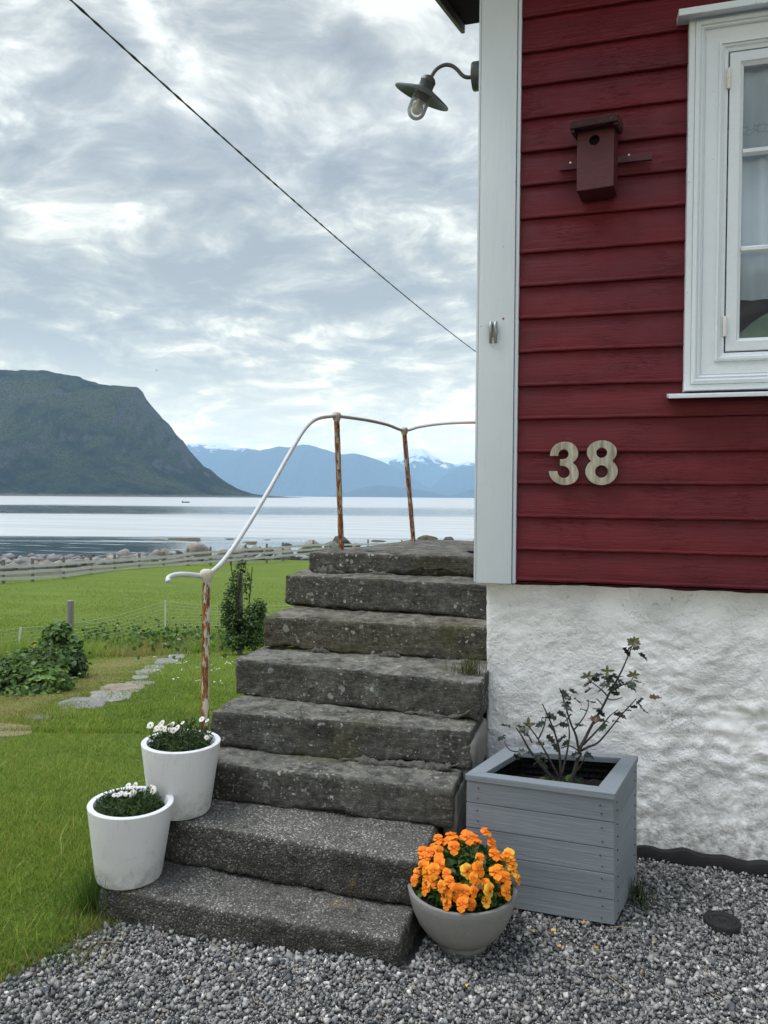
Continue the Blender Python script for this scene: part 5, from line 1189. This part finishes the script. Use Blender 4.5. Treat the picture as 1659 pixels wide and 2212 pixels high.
def grass():
    Vs = []; 
    def band(N, d0, d1, h0, h1, w0, w1, lmin, lmax, keepf=None, lean=.7, sink=.004):
        u = rng.uniform(0, 1, N); d = 1 / ((1 - u) / d0 + u / d1); la = d * rng.uniform(lmin, lmax, N)
        x = d * F0[0] + la * R0[0]; y = d * F0[1] + la * R0[1]; L = lawn_side(x, y)
        k = (L > .05 * rng.normal(size=N)) & ~((x > -1.64) & (x < -.4) & (y > 2.33)) & (x < -.45 + 20 * (y > 7))
        if keepf is not None: k &= keepf(x, y, d)
        x, y, d, L = x[k], y[k], d[k], L[k]; n = len(x)
        cl = fbm(p3(x * 1.3, y * 1.3), 4, 12); c2 = fbm(p3(x * 5, y * 5), 3, 14)
        h = rng.uniform(h0, h1, n) * (1 + .7 * cl + .5 * c2); w = rng.uniform(w0, w1, n)
        pk = np.clip(rng.normal(1.0 + 1.3 * cl, .9, n), 0, 3.3).astype(int); pk = np.where(rng.uniform(0, 1, n) < .04 + .35 * np.clip(1 - L / .22, 0, 1), 4, pk)
        col = GC[pk] * rng.uniform(.7, 1.3, (n, 1)) * (1 + .45 * cl[:, None] + .25 * c2[:, None])
        dm = dry_mask(x, y); k4 = (rng.uniform(0, 1, n) < dm * .75)[:, None]; col = np.where(k4, np.array([.30, .25, .09])[None] * rng.uniform(.7, 1.3, (n, 1)), col); h = h * (1 - .45 * dm)
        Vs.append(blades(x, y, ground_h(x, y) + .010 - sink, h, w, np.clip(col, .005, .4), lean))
    band(150000, 2.15, 5.2, .014, .034, .0024, .0042, -.58, .08)
    band(1800, 2.15, 5.5, .05, .09, .0024, .0038, -.58, .08, None, 1.0)
    band(5000, 2.15, 6, .03, .06, .0024, .004, -.58, .08, lambda x, y, d: fbm(p3(x * 2.5, y * 2.5), 3, 71) > .12, 1.6)
    band(90000, 5.0, 14, .025, .045, .005, .009, -.56, .12)
    band(60000, 13, 40, .035, .065, .012, .022, -.56, .0)
    # unmown strip along the netting and path, and under the shrubs
    strip = lambda x, y, d: np.abs(d - (11.8 + 4.2 * ((x * R0[0] + y * R0[1]) / d + .5) * 2)) < 1.6
    band(60000, 8, 19, .08, .22, .006, .012, -.58, -.06, strip, .6)
    Fs = []; o = 0
    for V, F, C in Vs: Fs.append(F + o); o += len(V)
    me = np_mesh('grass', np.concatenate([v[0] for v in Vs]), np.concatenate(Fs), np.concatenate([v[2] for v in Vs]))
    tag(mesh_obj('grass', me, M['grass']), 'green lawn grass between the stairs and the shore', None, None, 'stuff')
grass()
def tuft(name, label, spots, cat='grass tuft'):
    Vs = []
    for (x, y, z, n, r, h, w, c, lean) in spots:
        col = np.array(c)[None] * rng.uniform(.6, 1.4, (n, 1)) * np.ones((n, 3)); Vs.append(blades(x + rng.normal(0, r, n), y + rng.normal(0, r, n), np.full(n, z), h * rng.uniform(.3, 1.1, n), np.full(n, w) * rng.uniform(.6, 1.2, n), col, lean))
    Fs = []; o = 0
    for V, F, C in Vs: Fs.append(F + o); o += len(V)
    P = np.concatenate([v[0] for v in Vs]); me = np_mesh(name, P, np.concatenate(Fs), np.concatenate([v[2] for v in Vs]))
    return tag(mesh_obj(name, me, M['grass']), label, cat)
g1, g2 = (.09, .17, .025), (.26, .22, .08)
e = at_z(206, 1962, .0); tuft('grass_tuft', 'long grass tuft at the left end of the lowest step', [(e[0] + .02, e[1] - .01, -.01, 380, .030, .19, .0030, (.065, .12, .028), .35), (e[0], e[1] - .0, -.01, 260, .040, .19, .0034, g1, .5), (e[0] - .10, e[1] - .04, -.01, 120, .06, .10, .003, g1, .6), (e[0] - .02, e[1] - .07, 0, 60, .05, .09, .0028, g2, .9), (e[0] + .05, e[1] + .06, .02, 60, .03, .26, .0026, g1, .4)])
e = at_z(120, 2055, 0); tag(bpy.data.objects['grass_tuft.001'], kind='stuff') if False else tuft('edge_grass', 'straggling grass creeping over the edge of the gravel', [(e[0], e[1], 0, 150, .07, .07, .0042, g1, .9), (e[0] - .16, e[1] - .06, 0, 120, .07, .05, .0034, g2, 1.1), (e[0] - .3, e[1] - .1, 0, 120, .08, .05, .0034, g2, 1.1), (e[0] + .12, e[1] + .03, 0, 80, .05, .06, .003, g2, 1.2)])
e = at_z(1378, 1948, 0); tuft('grass_tuft', 'dark grass tuft beside the planter box corner', [(e[0], e[1], 0, 90, .020, .13, .0028, (.05, .085, .025), .35), (e[0] + .01, e[1] - .06, 0, 40, .03, .05, .0028, (.06, .08, .02), .7)])
tuft('grass_tuft', 'yellowish grass tuft growing on a stone step against the whitewashed wall', [(-.530, 3.30, .735, 120, .022, .12, .0024, (.085, .095, .028), .8), (-.58, 3.33, .735, 60, .03, .08, .0024, (.07, .08, .025), .9)])
e = at_z(385, 2000, 0); tuft('weed', 'small green weed in the gravel before the lowest step', [(e[0], e[1], 0, 60, .03, .03, .004, g1, 1.3)], 'weed')
e = at_z(1235, 2030, 0); f_ = at_z(1230, 2150, 0); tuft('weed', 'flat mossy weeds in the gravel in front of the planter', [(e[0], e[1], 0, 60, .05, .012, .004, (.06, .075, .02), 1.4), (f_[0], f_[1], 0, 50, .03, .010, .004, (.06, .075, .02), 1.4), (at_z(1460, 2100, 0)[0], at_z(1460, 2100, 0)[1], 0, 40, .03, .01, .004, (.06, .07, .02), 1.4)], 'weed')
def litter():
    P = np.array([at_z(x, y, .012) for x, y in ((826, 2112), (770, 2140), (1190, 2010), (1152, 2014), (1205, 2042), (1265, 1990), (800, 2128), (1010, 2125), (845, 2160), (880, 2087), (1290, 2045))]); N = len(P)
    tag(cloud_obj('petals', [tri_leaf_cloud(N, P, rng.uniform(.012, .022, N), rng.normal(0, .3, (N, 3)) + [0, 0, 1], jit((.75, .42, .08), N, .3), OVAL, aspect=.5)], M['petal']), 'fallen yellow and orange petals on the gravel', None, None, 'stuff')
    mb = MB()
    for i in range(26):
        x = random.uniform(100, 800) if i < 18 else random.uniform(1150, 1650); y = random.uniform(2000, 2170); c = Vector(at_z(x, y, .014)); a = random.uniform(0, 3.1); L = random.uniform(.012, .04); v = Vector((math.cos(a), math.sin(a), random.uniform(-.1, .15))) * L
        mb.tube([c - v, c + Vector((0, 0, .003)), c + v], .0009, 4)
    tag(mb.build('straw', simple('dry_straw', (.36, .29, .17), .8, var=.3)), 'dry straw bits on the gravel', None, None, 'stuff')
litter()

# ------------------------------------------------------------------ flagstone path
FLAG = [('wide tan flagstone at the near end of the garden path', (10, 1582, 130, 26), (.34, .27, .17)), ('grey slab beside the tan flagstone at the path end', (84, 1555, 52, 12), (.22, .21, .19)), ('broad cracked grey flagstone below the currant bush', (178, 1524, 112, 28), (.30, .29, .28)),
        ('long pale grey flagstone above the broad cracked one', (236, 1506, 100, 24), (.37, .36, .34)), ('tan flagstone overlapping the long pale one', (264, 1490, 88, 18), (.36, .31, .24)), ('thin dark edged slab jutting to the right of the path', (302, 1479, 60, 8), (.30, .29, .26)), ('small oval stepping stone above the jutting slab', (303, 1466, 34, 10), (.33, .33, .30)),
        ('rounded stepping stone mid path', (314, 1455, 44, 11), (.31, .31, .28)), ('narrow stepping stone behind the rounded one', (334, 1444, 46, 10), (.29, .29, .25)), ('grey stepping stone with grass on its left edge', (360, 1431, 46, 12), (.30, .30, .28)), ('pale flat stepping stone at the path bend', (396, 1410, 36, 9), (.42, .41, .38)), ('small grey stone before the path bend', (382, 1420, 36, 9), (.33, .33, .30)), ('farthest flagstone beside the rusty railing post', (424, 1393, 34, 9), (.33, .33, .31))]
def flags():
    for i, (lb, (x, y, w, h), c) in enumerate(FLAG):
        o = Vector(on_ground(x, y)); n = 22; P = []
        for j in range(n):
            a = 2 * math.pi * j / n; k = 1 + .34 * float(fbm(p3(math.cos(a) * 1.6, math.sin(a) * 1.6, i * 5), 3, 7)[0]); ca, sa = math.cos(a), math.sin(a)
            ex = 2 / 3.0; px_, py_ = math.copysign(abs(ca) ** ex, ca), math.copysign(abs(sa) ** ex, sa)
            P.append(Vector(on_ground(x + px_ * w / 2 * k + py_ * h * .4, y - py_ * h / 2 * k)))
        mb = MB(); th = .024
        V = [Vector((p.x, p.y, p.z - .03)) for p in P] + [p + Vector((0, 0, th - .008)) for p in P]
        for s in (.93, .6, .25): V += [o.lerp(p, s) + Vector((0, 0, th + .006 * float(vnoise(p3(p.x * 9 * s, p.y * 9 * s, i), 3)[0]))) for p in P]
        V.append(o + Vector((0, 0, th)))
        F = [(k * n + j, k * n + (j + 1) % n, (k + 1) * n + (j + 1) % n, (k + 1) * n + j) for k in range(4) for j in range(n)] + [(4 * n + j, 4 * n + (j + 1) % n, 5 * n) for j in range(n)]
        mb.add(V, F); key = 'flag%d' % i
        tag(mb.build('flagstone', m_rock(key, tuple(q * .6 for q in c), c, 6), None, True, angle=.9), lb, 'flagstone', 'flagstones of the garden path')
flags()

# ------------------------------------------------------------------ shrubs, posts, netting
def shrub(name, label, lumps, N, leaf, cols, base, cat, stems=None, shape=LOBED, aspect=.55, flow=None):
    t = thing(name, label, cat, base); P = []; Cn = []
    vol = np.array([l[3] * l[4] * l[5] for l in lumps]); vol = vol / vol.sum()
    for l, v in zip(lumps, vol):
        n = int(N * v); q = rng.normal(size=(n, 3)); q /= np.linalg.norm(q, axis=1, keepdims=True); r = rng.uniform(.25, 1, (n, 1)) ** .45 * (1 + .45 * rng.exponential(.25, (n, 1)))
        k = 1 + .32 * fbm(q * 2.4 + l[0] * 3, 3, 5)[:, None]; p = np.array(l[:3]) + q * r * k * np.array(l[3:6]); P.append(p); Cn.append(q)
    P = np.concatenate(P); q = np.concatenate(Cn); n = len(P); gh = ground_h(P[:, 0], P[:, 1]); kp = P[:, 2] > gh + .01; P, q = P[kp], q[kp]; n = len(P)
    nr = q * .7 + rng.normal(size=(n, 3)) * .6 + np.array([0, 0, .7]); c = np.array(cols)[rng.integers(0, len(cols), n)] * rng.uniform(.6, 1.4, (n, 1))
    cl = fbm(P * 4, 3, 8)[:, None]; c = np.clip(c * (1 + .7 * cl), .004, .5)
    cloud_obj('foliage', [tri_leaf_cloud(n, P, leaf * rng.uniform(.6, 1.3, n), nr, c, shape, aspect=aspect)], M['leaf'], t)
    if stems:
        mb = MB()
        for s in stems: mb.tube(catmull(s, 4), .008, 6)
        mb.build('stems', M['bark'], t, True, merge=False)
    return t
def cpt(x, y, d): return Vector(at_d(x, y, d))
def bushes():
    L = lambda x, y, d, rx, rz, ry=None: (*cpt(x, y, d), rx * d / FPX, (ry or rx) * d / FPX, rz * d / FPX)
    b = Vector(on_ground(60, 1508))
    shrub('currant_bush', 'leafy currant bush at the left edge of the lawn', [L(40, 1465, 7.0, 62, 38), L(100, 1478, 6.9, 50, 28), L(-10, 1470, 7.1, 50, 45), L(75, 1440, 7.4, 60, 34), L(40, 1498, 6.7, 70, 14), L(-60, 1470, 7.0, 50, 45)], 6500, .052, [(.105, .185, .042), (.140, .230, .052), (.075, .140, .034)], b, 'bush', [[b, cpt(45, 1470, 7.0), cpt(40, 1440, 7)], [b, cpt(90, 1480, 6.9), cpt(110, 1460, 6.9)]])
    b = Vector(on_ground(148, 1476))
    shrub('climbing_shrub', 'dark leafy shrub climbing the grey post behind the currant bush', [L(140, 1440, 8.0, 36, 40), L(128, 1385, 8.2, 26, 34), L(118, 1375, 8.2, 22, 20), L(160, 1415, 8.1, 16, 40), L(95, 1430, 7.9, 40, 26)], 4200, .052, [(.064, .122, .034), (.084, .155, .040), (.105, .18, .046)], b, 'bush', [[b, cpt(142, 1430, 8.1), cpt(128, 1375, 8.2)]])
    b = Vector(on_ground(520, 1402)); d = 12.2
    shrub('climbing_shrub', 'tall twiggy shrub round the weathered post beside the stairs', [L(512, 1380, d, 28, 22), L(506, 1340, d, 20, 30), L(500, 1300, d, 15, 34), L(548, 1340, d, 24, 34), L(550, 1375, d, 22, 26), L(508, 1262, d, 13, 28), L(490, 1325, d, 13, 34), L(534, 1262, d, 9, 30), L(520, 1225, d, 10, 16), L(560, 1315, d, 14, 22)], 5200, .036, [(.045, .085, .026), (.060, .110, .030), (.075, .13, .036)], b, 'bush',
          [[b, cpt(515, 1330, d), cpt(498, 1215, d)], [b, cpt(535, 1330, d), cpt(545, 1225, d)], [b, cpt(500, 1350, d), cpt(482, 1300, d)], [b, cpt(548, 1370, d), cpt(568, 1300, d)], [b, cpt(510, 1320, d), cpt(524, 1208, d)]], shape=OVAL)
    # yellow buttercups and white umbels in the rough grass
    q = [(10, 1432), (22, 1420), (30, 1424), (45, 1418), (58, 1412), (72, 1404), (5, 1426), (36, 1430), (66, 1420), (15, 1415), (50, 1428), (74, 1398), (28, 1440)]
    mb = MB()
    for x, y in q:
        for k in range(2):
            p = cpt(x + random.uniform(-6, 6), y + random.uniform(-5, 5), 7.6); mb.lathe([(0, 0), (.012, .004), (.014, .010)], 7, Matrix.Translation(p)); mb.tube([p, p + Vector((.02, 0, -.12))], .002, 3)
    tag(mb.build('yellow_flowers', simple('buttercup', (.72, .50, .03), .6, var=.15), None, True), 'yellow flowers above the currant bush', None, None, 'stuff')
    mb = MB()
    for i in range(60):
        x, y = (random.uniform(310, 500), random.gauss(1440, 14)) if i < 22 else (random.uniform(170, 440), random.uniform(1350, 1400)) if i < 60 else (random.choice((430, 345, 110, 480, 20)) + random.gauss(0, 14), random.uniform(1380, 1660))
        p = Vector(on_ground(x, y))
        hgt = .05 if i >= 22 and i < 60 else .02
        for k in range(3):
            c = p + Vector((random.gauss(0, .03), random.gauss(0, .03), hgt + random.uniform(0, .02))); r = random.uniform(.008, .013); mb.lathe([(0, .002), (r * .8, .003), (r, 0)], 7, Matrix.Translation(c))
    tag(mb.build('white_flowers', simple('white_bloom', (.72, .72, .68), .7, var=.1), None, True), 'tiny white flowers scattered through the lawn and rough grass', None, None, 'stuff')
    # leaf plumes in the rough strip
    N = 900; P = np.array([on_ground(rng.uniform(180, 500), rng.normal(1385, 16)) for _ in range(N)]); P[:, 2] += rng.uniform(0, .16, N)
    tag(cloud_obj('rough_weeds', [tri_leaf_cloud(N, P, rng.uniform(.04, .09, N), rng.normal(size=(N, 3)) + [0, -.3, .6], jit((.055, .115, .022), N, .45), LOBED)], M['leaf']), 'tall green weeds below the sheep netting', None, None, 'stuff')
bushes()
def posts():
    for x, yt, yb, d, w, lb in ((152, 1297, 1415, 10.5, .092, 'weathered grey wooden post rising from the shrub at left'), (519, 1236, 1402, 12.3, .092, 'weathered grey wooden post inside the twiggy shrub by the stairs')):
        t = cpt(x, yt, d); g = float(ground_h(t.x, t.y)); mb = MB(); n = 9
        mb.tube([Vector((t.x, t.y, g - .1 + (t.z - g + .1) * i / n)) for i in range(n)] + [t - Vector((0, 0, .006)), t], [w / 2 * (1 + .05 * math.sin(i * 2.3)) for i in range(n)] + [w / 2, w / 2 - .006], 12)
        tag(mb.build('wooden_post', M['wood'], None, True), lb, 'post', 'old posts on the lawn')
posts()
def netting():
    A = [(-130, 1372, 1450, 12.0), (45, 1357, 1422, 13.2), (152, 1345, 1406, 14.0), (250, 1328, 1390, 15.4), (357, 1299, 1363, 17.6), (440, 1306, 1356, 17.6), (519, 1308, 1360, 17.0), (700, 1305, 1370, 16.5)]
    t = thing('sheep_netting', 'low pale electric sheep netting strung across the lawn on white stakes', 'netting', cpt(357, 1363, 17.6))
    xs = np.linspace(-130, 700, 120); f = lambda k: np.interp(xs, [a[0] for a in A], [a[k] for a in A]); top, bot, d = f(1), f(2), f(3)
    sag = 3.0 * np.abs(np.sin((xs - 45) / 312 * np.pi))
    mb = MB()
    for k in range(9):
        u = k / 8; mb.tube([at_d(x, a + s * (1 - u) + (b_ - a) * u, dd) for x, a, b_, dd, s in zip(xs, top, bot, d, sag)], .0042 if k else .0055, 4)
    for x in np.arange(-120, 690, 17):
        i = np.interp(x, xs, np.arange(len(xs))); a, b_, dd, s = [np.interp(i, np.arange(len(xs)), q) for q in (top, bot, d, sag)]
        mb.tube([at_d(x, a + s, dd), at_d(x - 2.5, b_, dd)], .0026, 4)
    mb.build('mesh_netting', M['net'], t, True, merge=False)
    for x, a, b_, dd, lean in ((45, 1355, 1428, 13.2, -9), (357, 1297, 1366, 17.6, 0), (-130, 1370, 1452, 12, 0), (640, 1302, 1370, 16.7, 0)):
        q = MB(); q.tube([at_d(x, a, dd), at_d(x + lean, b_ + 8, dd)], .016, 8); q.build('stake', M['pole'], t, True)
netting()

# ------------------------------------------------------------------ shore fence, boulders, boat, gull
def fence():
    C = lambda cx, cy: (cx * .3472, 748.8 + cy * .3472)
    PT = [(-170, 1330, 1480, 36.5), (20, 1325, 1470, 37.5), (202, 1318, 1462, 39), (395, 1310, 1448, 41), (565, 1300, 1424, 43.5), (713, 1294, 1414, 46), (867, 1285, 1396, 47.5), (1018, 1276, 1388, 49), (1170, 1256, 1368, 50), (1310, 1246, 1358, 50.8), (1437, 1240, 1348, 51.5), (1528, 1231, 1338, 52), (1660, 1226, 1330, 53), (1760, 1218, 1318, 55), (1950, 1205, 1300, 58), (2130, 1203, 1296, 61), (2290, 1200, 1292, 64), (2500, 1203, 1290, 66), (2760, 1200, 1288, 68), (2950, 1198, 1286, 70)]
    t = thing('pole_fence', 'weathered grey rail fence along the shore end of the lawn', 'fence', at_d(*C(713, 1414), 46))
    tops = []
    for cx, a, b_, d in PT:
        p, q = cpt(*C(cx, a), d), cpt(*C(cx, b_), d); tops.append((p, q)); h = .055
        mb = MB(); mb.box((p.x - h, p.y - h, q.z - .3), (p.x + h, p.y + h, p.z)); mb.build('post', M['post_wood'], t, False)
    for i in range(len(tops) - 1):
        (p, q), (p2, q2) = tops[i], tops[i + 1]
        for k, u in enumerate((.30, .56, .82)):
            a = p.lerp(q, u + random.uniform(-.02, .02)) + Vector((.05, -.09, 0)); b_ = p2.lerp(q2, u + random.uniform(-.02, .02)) + Vector((.05, -.09, 0))
            v = (b_ - a).normalized(); a, b_ = a - v * .2, b_ + v * .2; n = v.cross(Vector((0, 0, 1))).normalized() * (.015 + .012 * (i % 2)); z = Vector((0, 0, .072))
            a, b_ = a + n * 1.5 * (i % 2), b_ + n * 1.5 * (i % 2)
            mb = MB(); mb.prism([a - n * .4 - z, b_ - n * .4 - z, b_ - n * .4 + z, a - n * .4 + z], [a + n * .4 - z, b_ + n * .4 - z, b_ + n * .4 + z, a + n * .4 + z]); mb.build('rail', M['rails_wood'], t, False)
fence()
def rock_mesh(seed, sub=3):
    bm = bmesh.new(); bmesh.ops.create_icosphere(bm, subdivisions=sub, radius=1); P = np.array([v.co[:] for v in bm.verts])
    r = 1 + .30 * fbm(P * 1.1 + seed * 3.3, 3, seed) + .06 * fbm(P * 4 + seed, 3, seed + 1)
    # flatten a few planes so it reads as broken stone
    r2 = np.random.default_rng(seed)
    Q = P * r[:, None]
    for _ in range(11):
        n = r2.normal(size=3); n /= np.linalg.norm(n); c = r2.uniform(.55, .82); s = Q @ n; Q = Q - np.clip(s - c, 0, None)[:, None] * n[None] * .94
    for v, q in zip(bm.verts, Q): v.co = q
    for f in bm.faces: f.smooth = True
    for e in bm.edges:
        if e.calc_face_angle(0) > .42: e.smooth = False
    me = bpy.data.meshes.new('boulder'); bm.to_mesh(me); bm.free(); return me
RK = {'grey': m_rock('grey_boulder', (.15, .15, .148), (.30, .297, .285)), 'tan': m_rock('tan_boulder', (.20, .17, .145), (.33, .30, .265)), 'pink': m_rock('pinkish_boulder', (.22, .20, .19), (.34, .32, .305)), 'dark': m_rock('dark_boulder', (.045, .05, .05), (.10, .105, .10)), 'moss': m_rock('seaweed_boulder', (.050, .042, .022), (.11, .10, .065)), 'white': m_rock('pale_boulder', (.30, .295, .285), (.44, .43, .41))}
C1 = lambda cx, cy: (cx * .3472, 748.8 + cy * .3472); C2 = lambda cx, cy: (518.4 + cx * .3472, 835.2 + cy * .3472)
BO = [(C1, 180, 1348, 155, 72, 'grey', 49, 'large smooth grey boulder behind the second fence post from the left'), (C1, 62, 1362, 80, 42, 'dark', 49, 'dark low boulder at the left end of the shore rocks'), (C1, 290, 1362, 80, 50, 'tan', 49, 'tan boulder right of the large smooth grey one'), (C1, 345, 1336, 120, 34, 'dark', 51, 'long dark slab of rock behind the third fence post'), (C1, 450, 1346, 105, 56, 'grey', 50, 'round grey boulder just right of the third fence post'), (C1, 540, 1342, 70, 46, 'pink', 51, 'pinkish boulder by the grass tuft on the shore'), (C1, 620, 1340, 80, 50, 'grey', 52, 'squat grey boulder left of the fifth fence post'), (C1, 700, 1325, 92, 62, 'pink', 53, 'pale pinkish boulder behind the fifth fence post'), (C1, 782, 1300, 100, 78, 'pink', 56, 'tall pale boulder standing up above the fence'), (C1, 880, 1302, 115, 44, 'grey', 56, 'long grey boulder right of the tall pale one'), (C1, 810, 1344, 100, 48, 'grey', 53, 'low grey boulder showing between the fence rails'), (C1, 975, 1292, 84, 46, 'tan', 57, 'tan boulder left of the seventh fence post'), (C1, 1035, 1284, 70, 50, 'tan', 58, 'rusty tan boulder behind the seventh fence post'), (C1, 1072, 1284, 42, 36, 'white', 57, 'small pale boulder left of the biggest boulder'), (C1, 1108, 1285, 60, 52, 'dark', 58, 'dark boulder in the gap before the biggest boulder'), (C1, 1212, 1272, 175, 70, 'tan', 59, 'biggest tan and grey boulder on the shore'), (C1, 1385, 1277, 125, 62, 'white', 59, 'pale boulder behind the white handrail'), (C1, 1500, 1268, 90, 48, 'pink', 59, 'pinkish boulder right of the white handrail'), (C1, 1585, 1262, 84, 40, 'grey', 60, 'grey boulder left of the stone stairs landing'), (C2, 30, 1012, 70, 40, 'grey', 60, 'small grey boulder under the sloping handrail'), (C2, 95, 1006, 70, 36, 'white', 60, 'small whitish boulder beside the sloping handrail'), (C2, 175, 1015, 80, 42, 'grey', 60, 'low grey boulder left of the pink slab'), (C2, 262, 1032, 130, 58, 'pink', 59, 'broad pinkish slab above the fence end'), (C2, 290, 986, 70, 26, 'dark', 64, 'dark rock lying behind the pink slab'), (C2, 440, 992, 145, 60, 'pink', 60, 'large tan boulder left of the middle railing post'), (C2, 562, 990, 95, 48, 'grey', 60, 'grey boulder under the dark one'), (C2, 625, 957, 132, 84, 'dark', 62, 'big dark boulder behind the middle railing post'), (C2, 722, 986, 50, 20, 'tan', 63, 'small tan rock right of the middle railing post'), (C2, 866, 963, 88, 26, 'moss', 88, 'low brown rock in the water between the railing posts'), (C2, 1170, 943, 112, 34, 'moss', 93, 'rounded olive rock in the water right of the railing'), (C2, 1305, 957, 62, 36, 'dark', 84, 'dark pointed rock in the water beside the house'), (C2, 482, 958, 30, 14, 'dark', 92, 'small dark rock out in the shallow water')]
def boulders():
    for i, (Cf, cx, cy, w, h, mt, d, lb) in enumerate(BO):
        x, y = Cf(cx, cy); p = cpt(x, y, d); s = .3472 * d / FPX; me = rock_mesh(100 + i)
        o = mesh_obj('boulder', me, RK[mt]); o.location = p - Vector((0, 0, h * s * .25)); o.scale = (w * s * .62, w * s * .52, h * s * .95); o.rotation_euler.z = YAW + random.uniform(-.4, .4)
        # scale acts before the turn, so width stays along the shore
        tag(o, lb, 'boulder', 'boulders along the shore')
    V = []; F = []; o = 0; C = []; pal = np.array([(.16, .16, .156), (.25, .245, .235), (.08, .08, .08), (.19, .178, .16)])
    bm = bmesh.new(); bmesh.ops.create_icosphere(bm, subdivisions=1, radius=1); B = np.array([v.co[:] for v in bm.verts]); T = np.array([[v.index for v in f.verts] for f in bm.faces]); bm.free()
    for i in range(900):
        x = random.uniform(-60, 1000); dl = np.interp(x, [0, 350, 530, 620, 1000], [45, 53, 56, 59, 70]) + abs(random.gauss(0, 5)); p = at_d(x, 1200, dl); g = float(ground_h(p[0], p[1])); s = random.uniform(.12, .42)
        Q = B * (1 + .35 * vnoise(B * 1.5 + i, i)[:, None]) * s * np.array([1.2, 1, .7]) + np.array([p[0], p[1], g + s * .25]); V.append(Q); F.append(T + o); o += len(Q); C.append(np.repeat(pal[rng.integers(0, 4, 1)], len(Q), 0))
    tag(mesh_obj('shore_rubble', np_mesh('shore_rubble', np.concatenate(V), np.concatenate(F), np.concatenate(C)), M['gravel']), 'broken stones between the shore boulders', None, None, 'stuff')
    mb = MB(); n = 60; V = []
    for i in range(n):
        for j in range(9):
            u = i / (n - 1); x, y = 180 + u * 560, 1180 - 6 * u; d = 88 + (j - 4) * 2.2 + 3 * math.sin(u * 7); p = at_d(x, 1170, d); k = math.sin(math.pi * u) * math.sin(math.pi * j / 8)
            V.append((p[0], p[1], SEA - .40 + .50 * k ** .5 * (.75 + .9 * float(fbm(p3(u * 14, j * .5), 4, 3)[0]))))
    mb.add(V, grid_faces(n, 9)); tag(mb.build('tidal_reef', RK['moss'], None, True), 'brown seaweed covered reef in the shallows', None, None, 'structure')
boulders()
def boat():
    p = at_d(401.5, 1086, 1); k = (SEA - 1.5) / (p[2] - 1.5); p = EYE + (p - EYE) * k; s = 16 / FPX * k / 2
    t = thing('motor_boat', 'small dark motor boat far out on the fjord', 'boat', p); m = MB(); u = Vector(R0); f = Vector(F0); P = Vector(p)
    prof = [(-1.0, .34, .26), (-.4, .36, .26), (.3, .30, .28), (.75, .16, .32), (1.0, .01, .36)]; V = []
    for x, w, h in prof:
        for q, z in ((-1, h), (-.7, -.1), (.7, -.1), (1, h)): V.append(P + u * x * s + f * q * w * s + Vector((0, 0, z * s)))
    F = [(i * 4 + j, i * 4 + j + 1, (i + 1) * 4 + j + 1, (i + 1) * 4 + j) for i in range(4) for j in range(3)] + [(i * 4 + 3, i * 4, i * 4 + 4, i * 4 + 7) for i in range(4)] + [(0, 1, 2, 3)]
    m.add(V, F).build('hull', simple('navy_hull', (.02, .025, .05), .4), t)
    c = MB(); c.prism([P + u * a * s + f * b * s + Vector((0, 0, .27 * s)) for a, b in ((-.15, -.2), (.25, -.18), (.25, .18), (-.15, .2))], [P + u * a * s + f * b * s + Vector((0, 0, .62 * s)) for a, b in ((-.15, -.18), (.12, -.15), (.12, .15), (-.15, .18))]); c.build('cabin', M['white_clean'], t)
    e = MB(); e.box(P - u * 1.06 * s - f * .1 * s + Vector((0, 0, -.1 * s)) - Vector((.0, .0, 0)), P - u * 1.06 * s + Vector((.22 * s, .2 * s, .48 * s))); e.build('outboard_motor', M['black'], t)
boat()
def gull():
    P = cpt(338.5, 800.5, 260); t = MB(); u = Vector(R0); f = Vector(F0); s = .52
    def wing(sg):
        V = []
        for k, (a, z, w) in enumerate(((.08, .05, .22), (.45, .38, .20), (.9, .52, .10), (1.15, .42, .02))):
            for q in (-1, 1):
                for e in (0, .03): V.append(P + u * (sg * a * .55 * s + q * w * s * .8) + f * (sg * a * .8 * s) + Vector((0, 0, (z + e) * s)))
        m = MB(); m.add(V, [(i * 4 + x, i * 4 + y, i * 4 + 4 + y, i * 4 + 4 + x) for i in range(3) for x, y in ((0, 1), (1, 3), (3, 2), (2, 0))]); return m
    t.tube([P - u * .55 * s, P - u * .3 * s, P, P + u * .3 * s, P + u * .48 * s, P + u * .62 * s], [.02 * s, .10 * s, .16 * s, .12 * s, .10 * s, .015 * s], 10)
    for sg in (-1, 1): w = wing(sg); t.add(w.v, w.f)
    tag(t.build('seagull', simple('gull_grey', (.08, .08, .09), .8), None, True), 'tiny dark seagull flying beside the flat topped headland', 'bird')
gull()
for o_ in bpy.data.objects:
    if o_.name in ('edge_grass', 'weed.001'): o_['kind'] = 'stuff'; del o_['category']
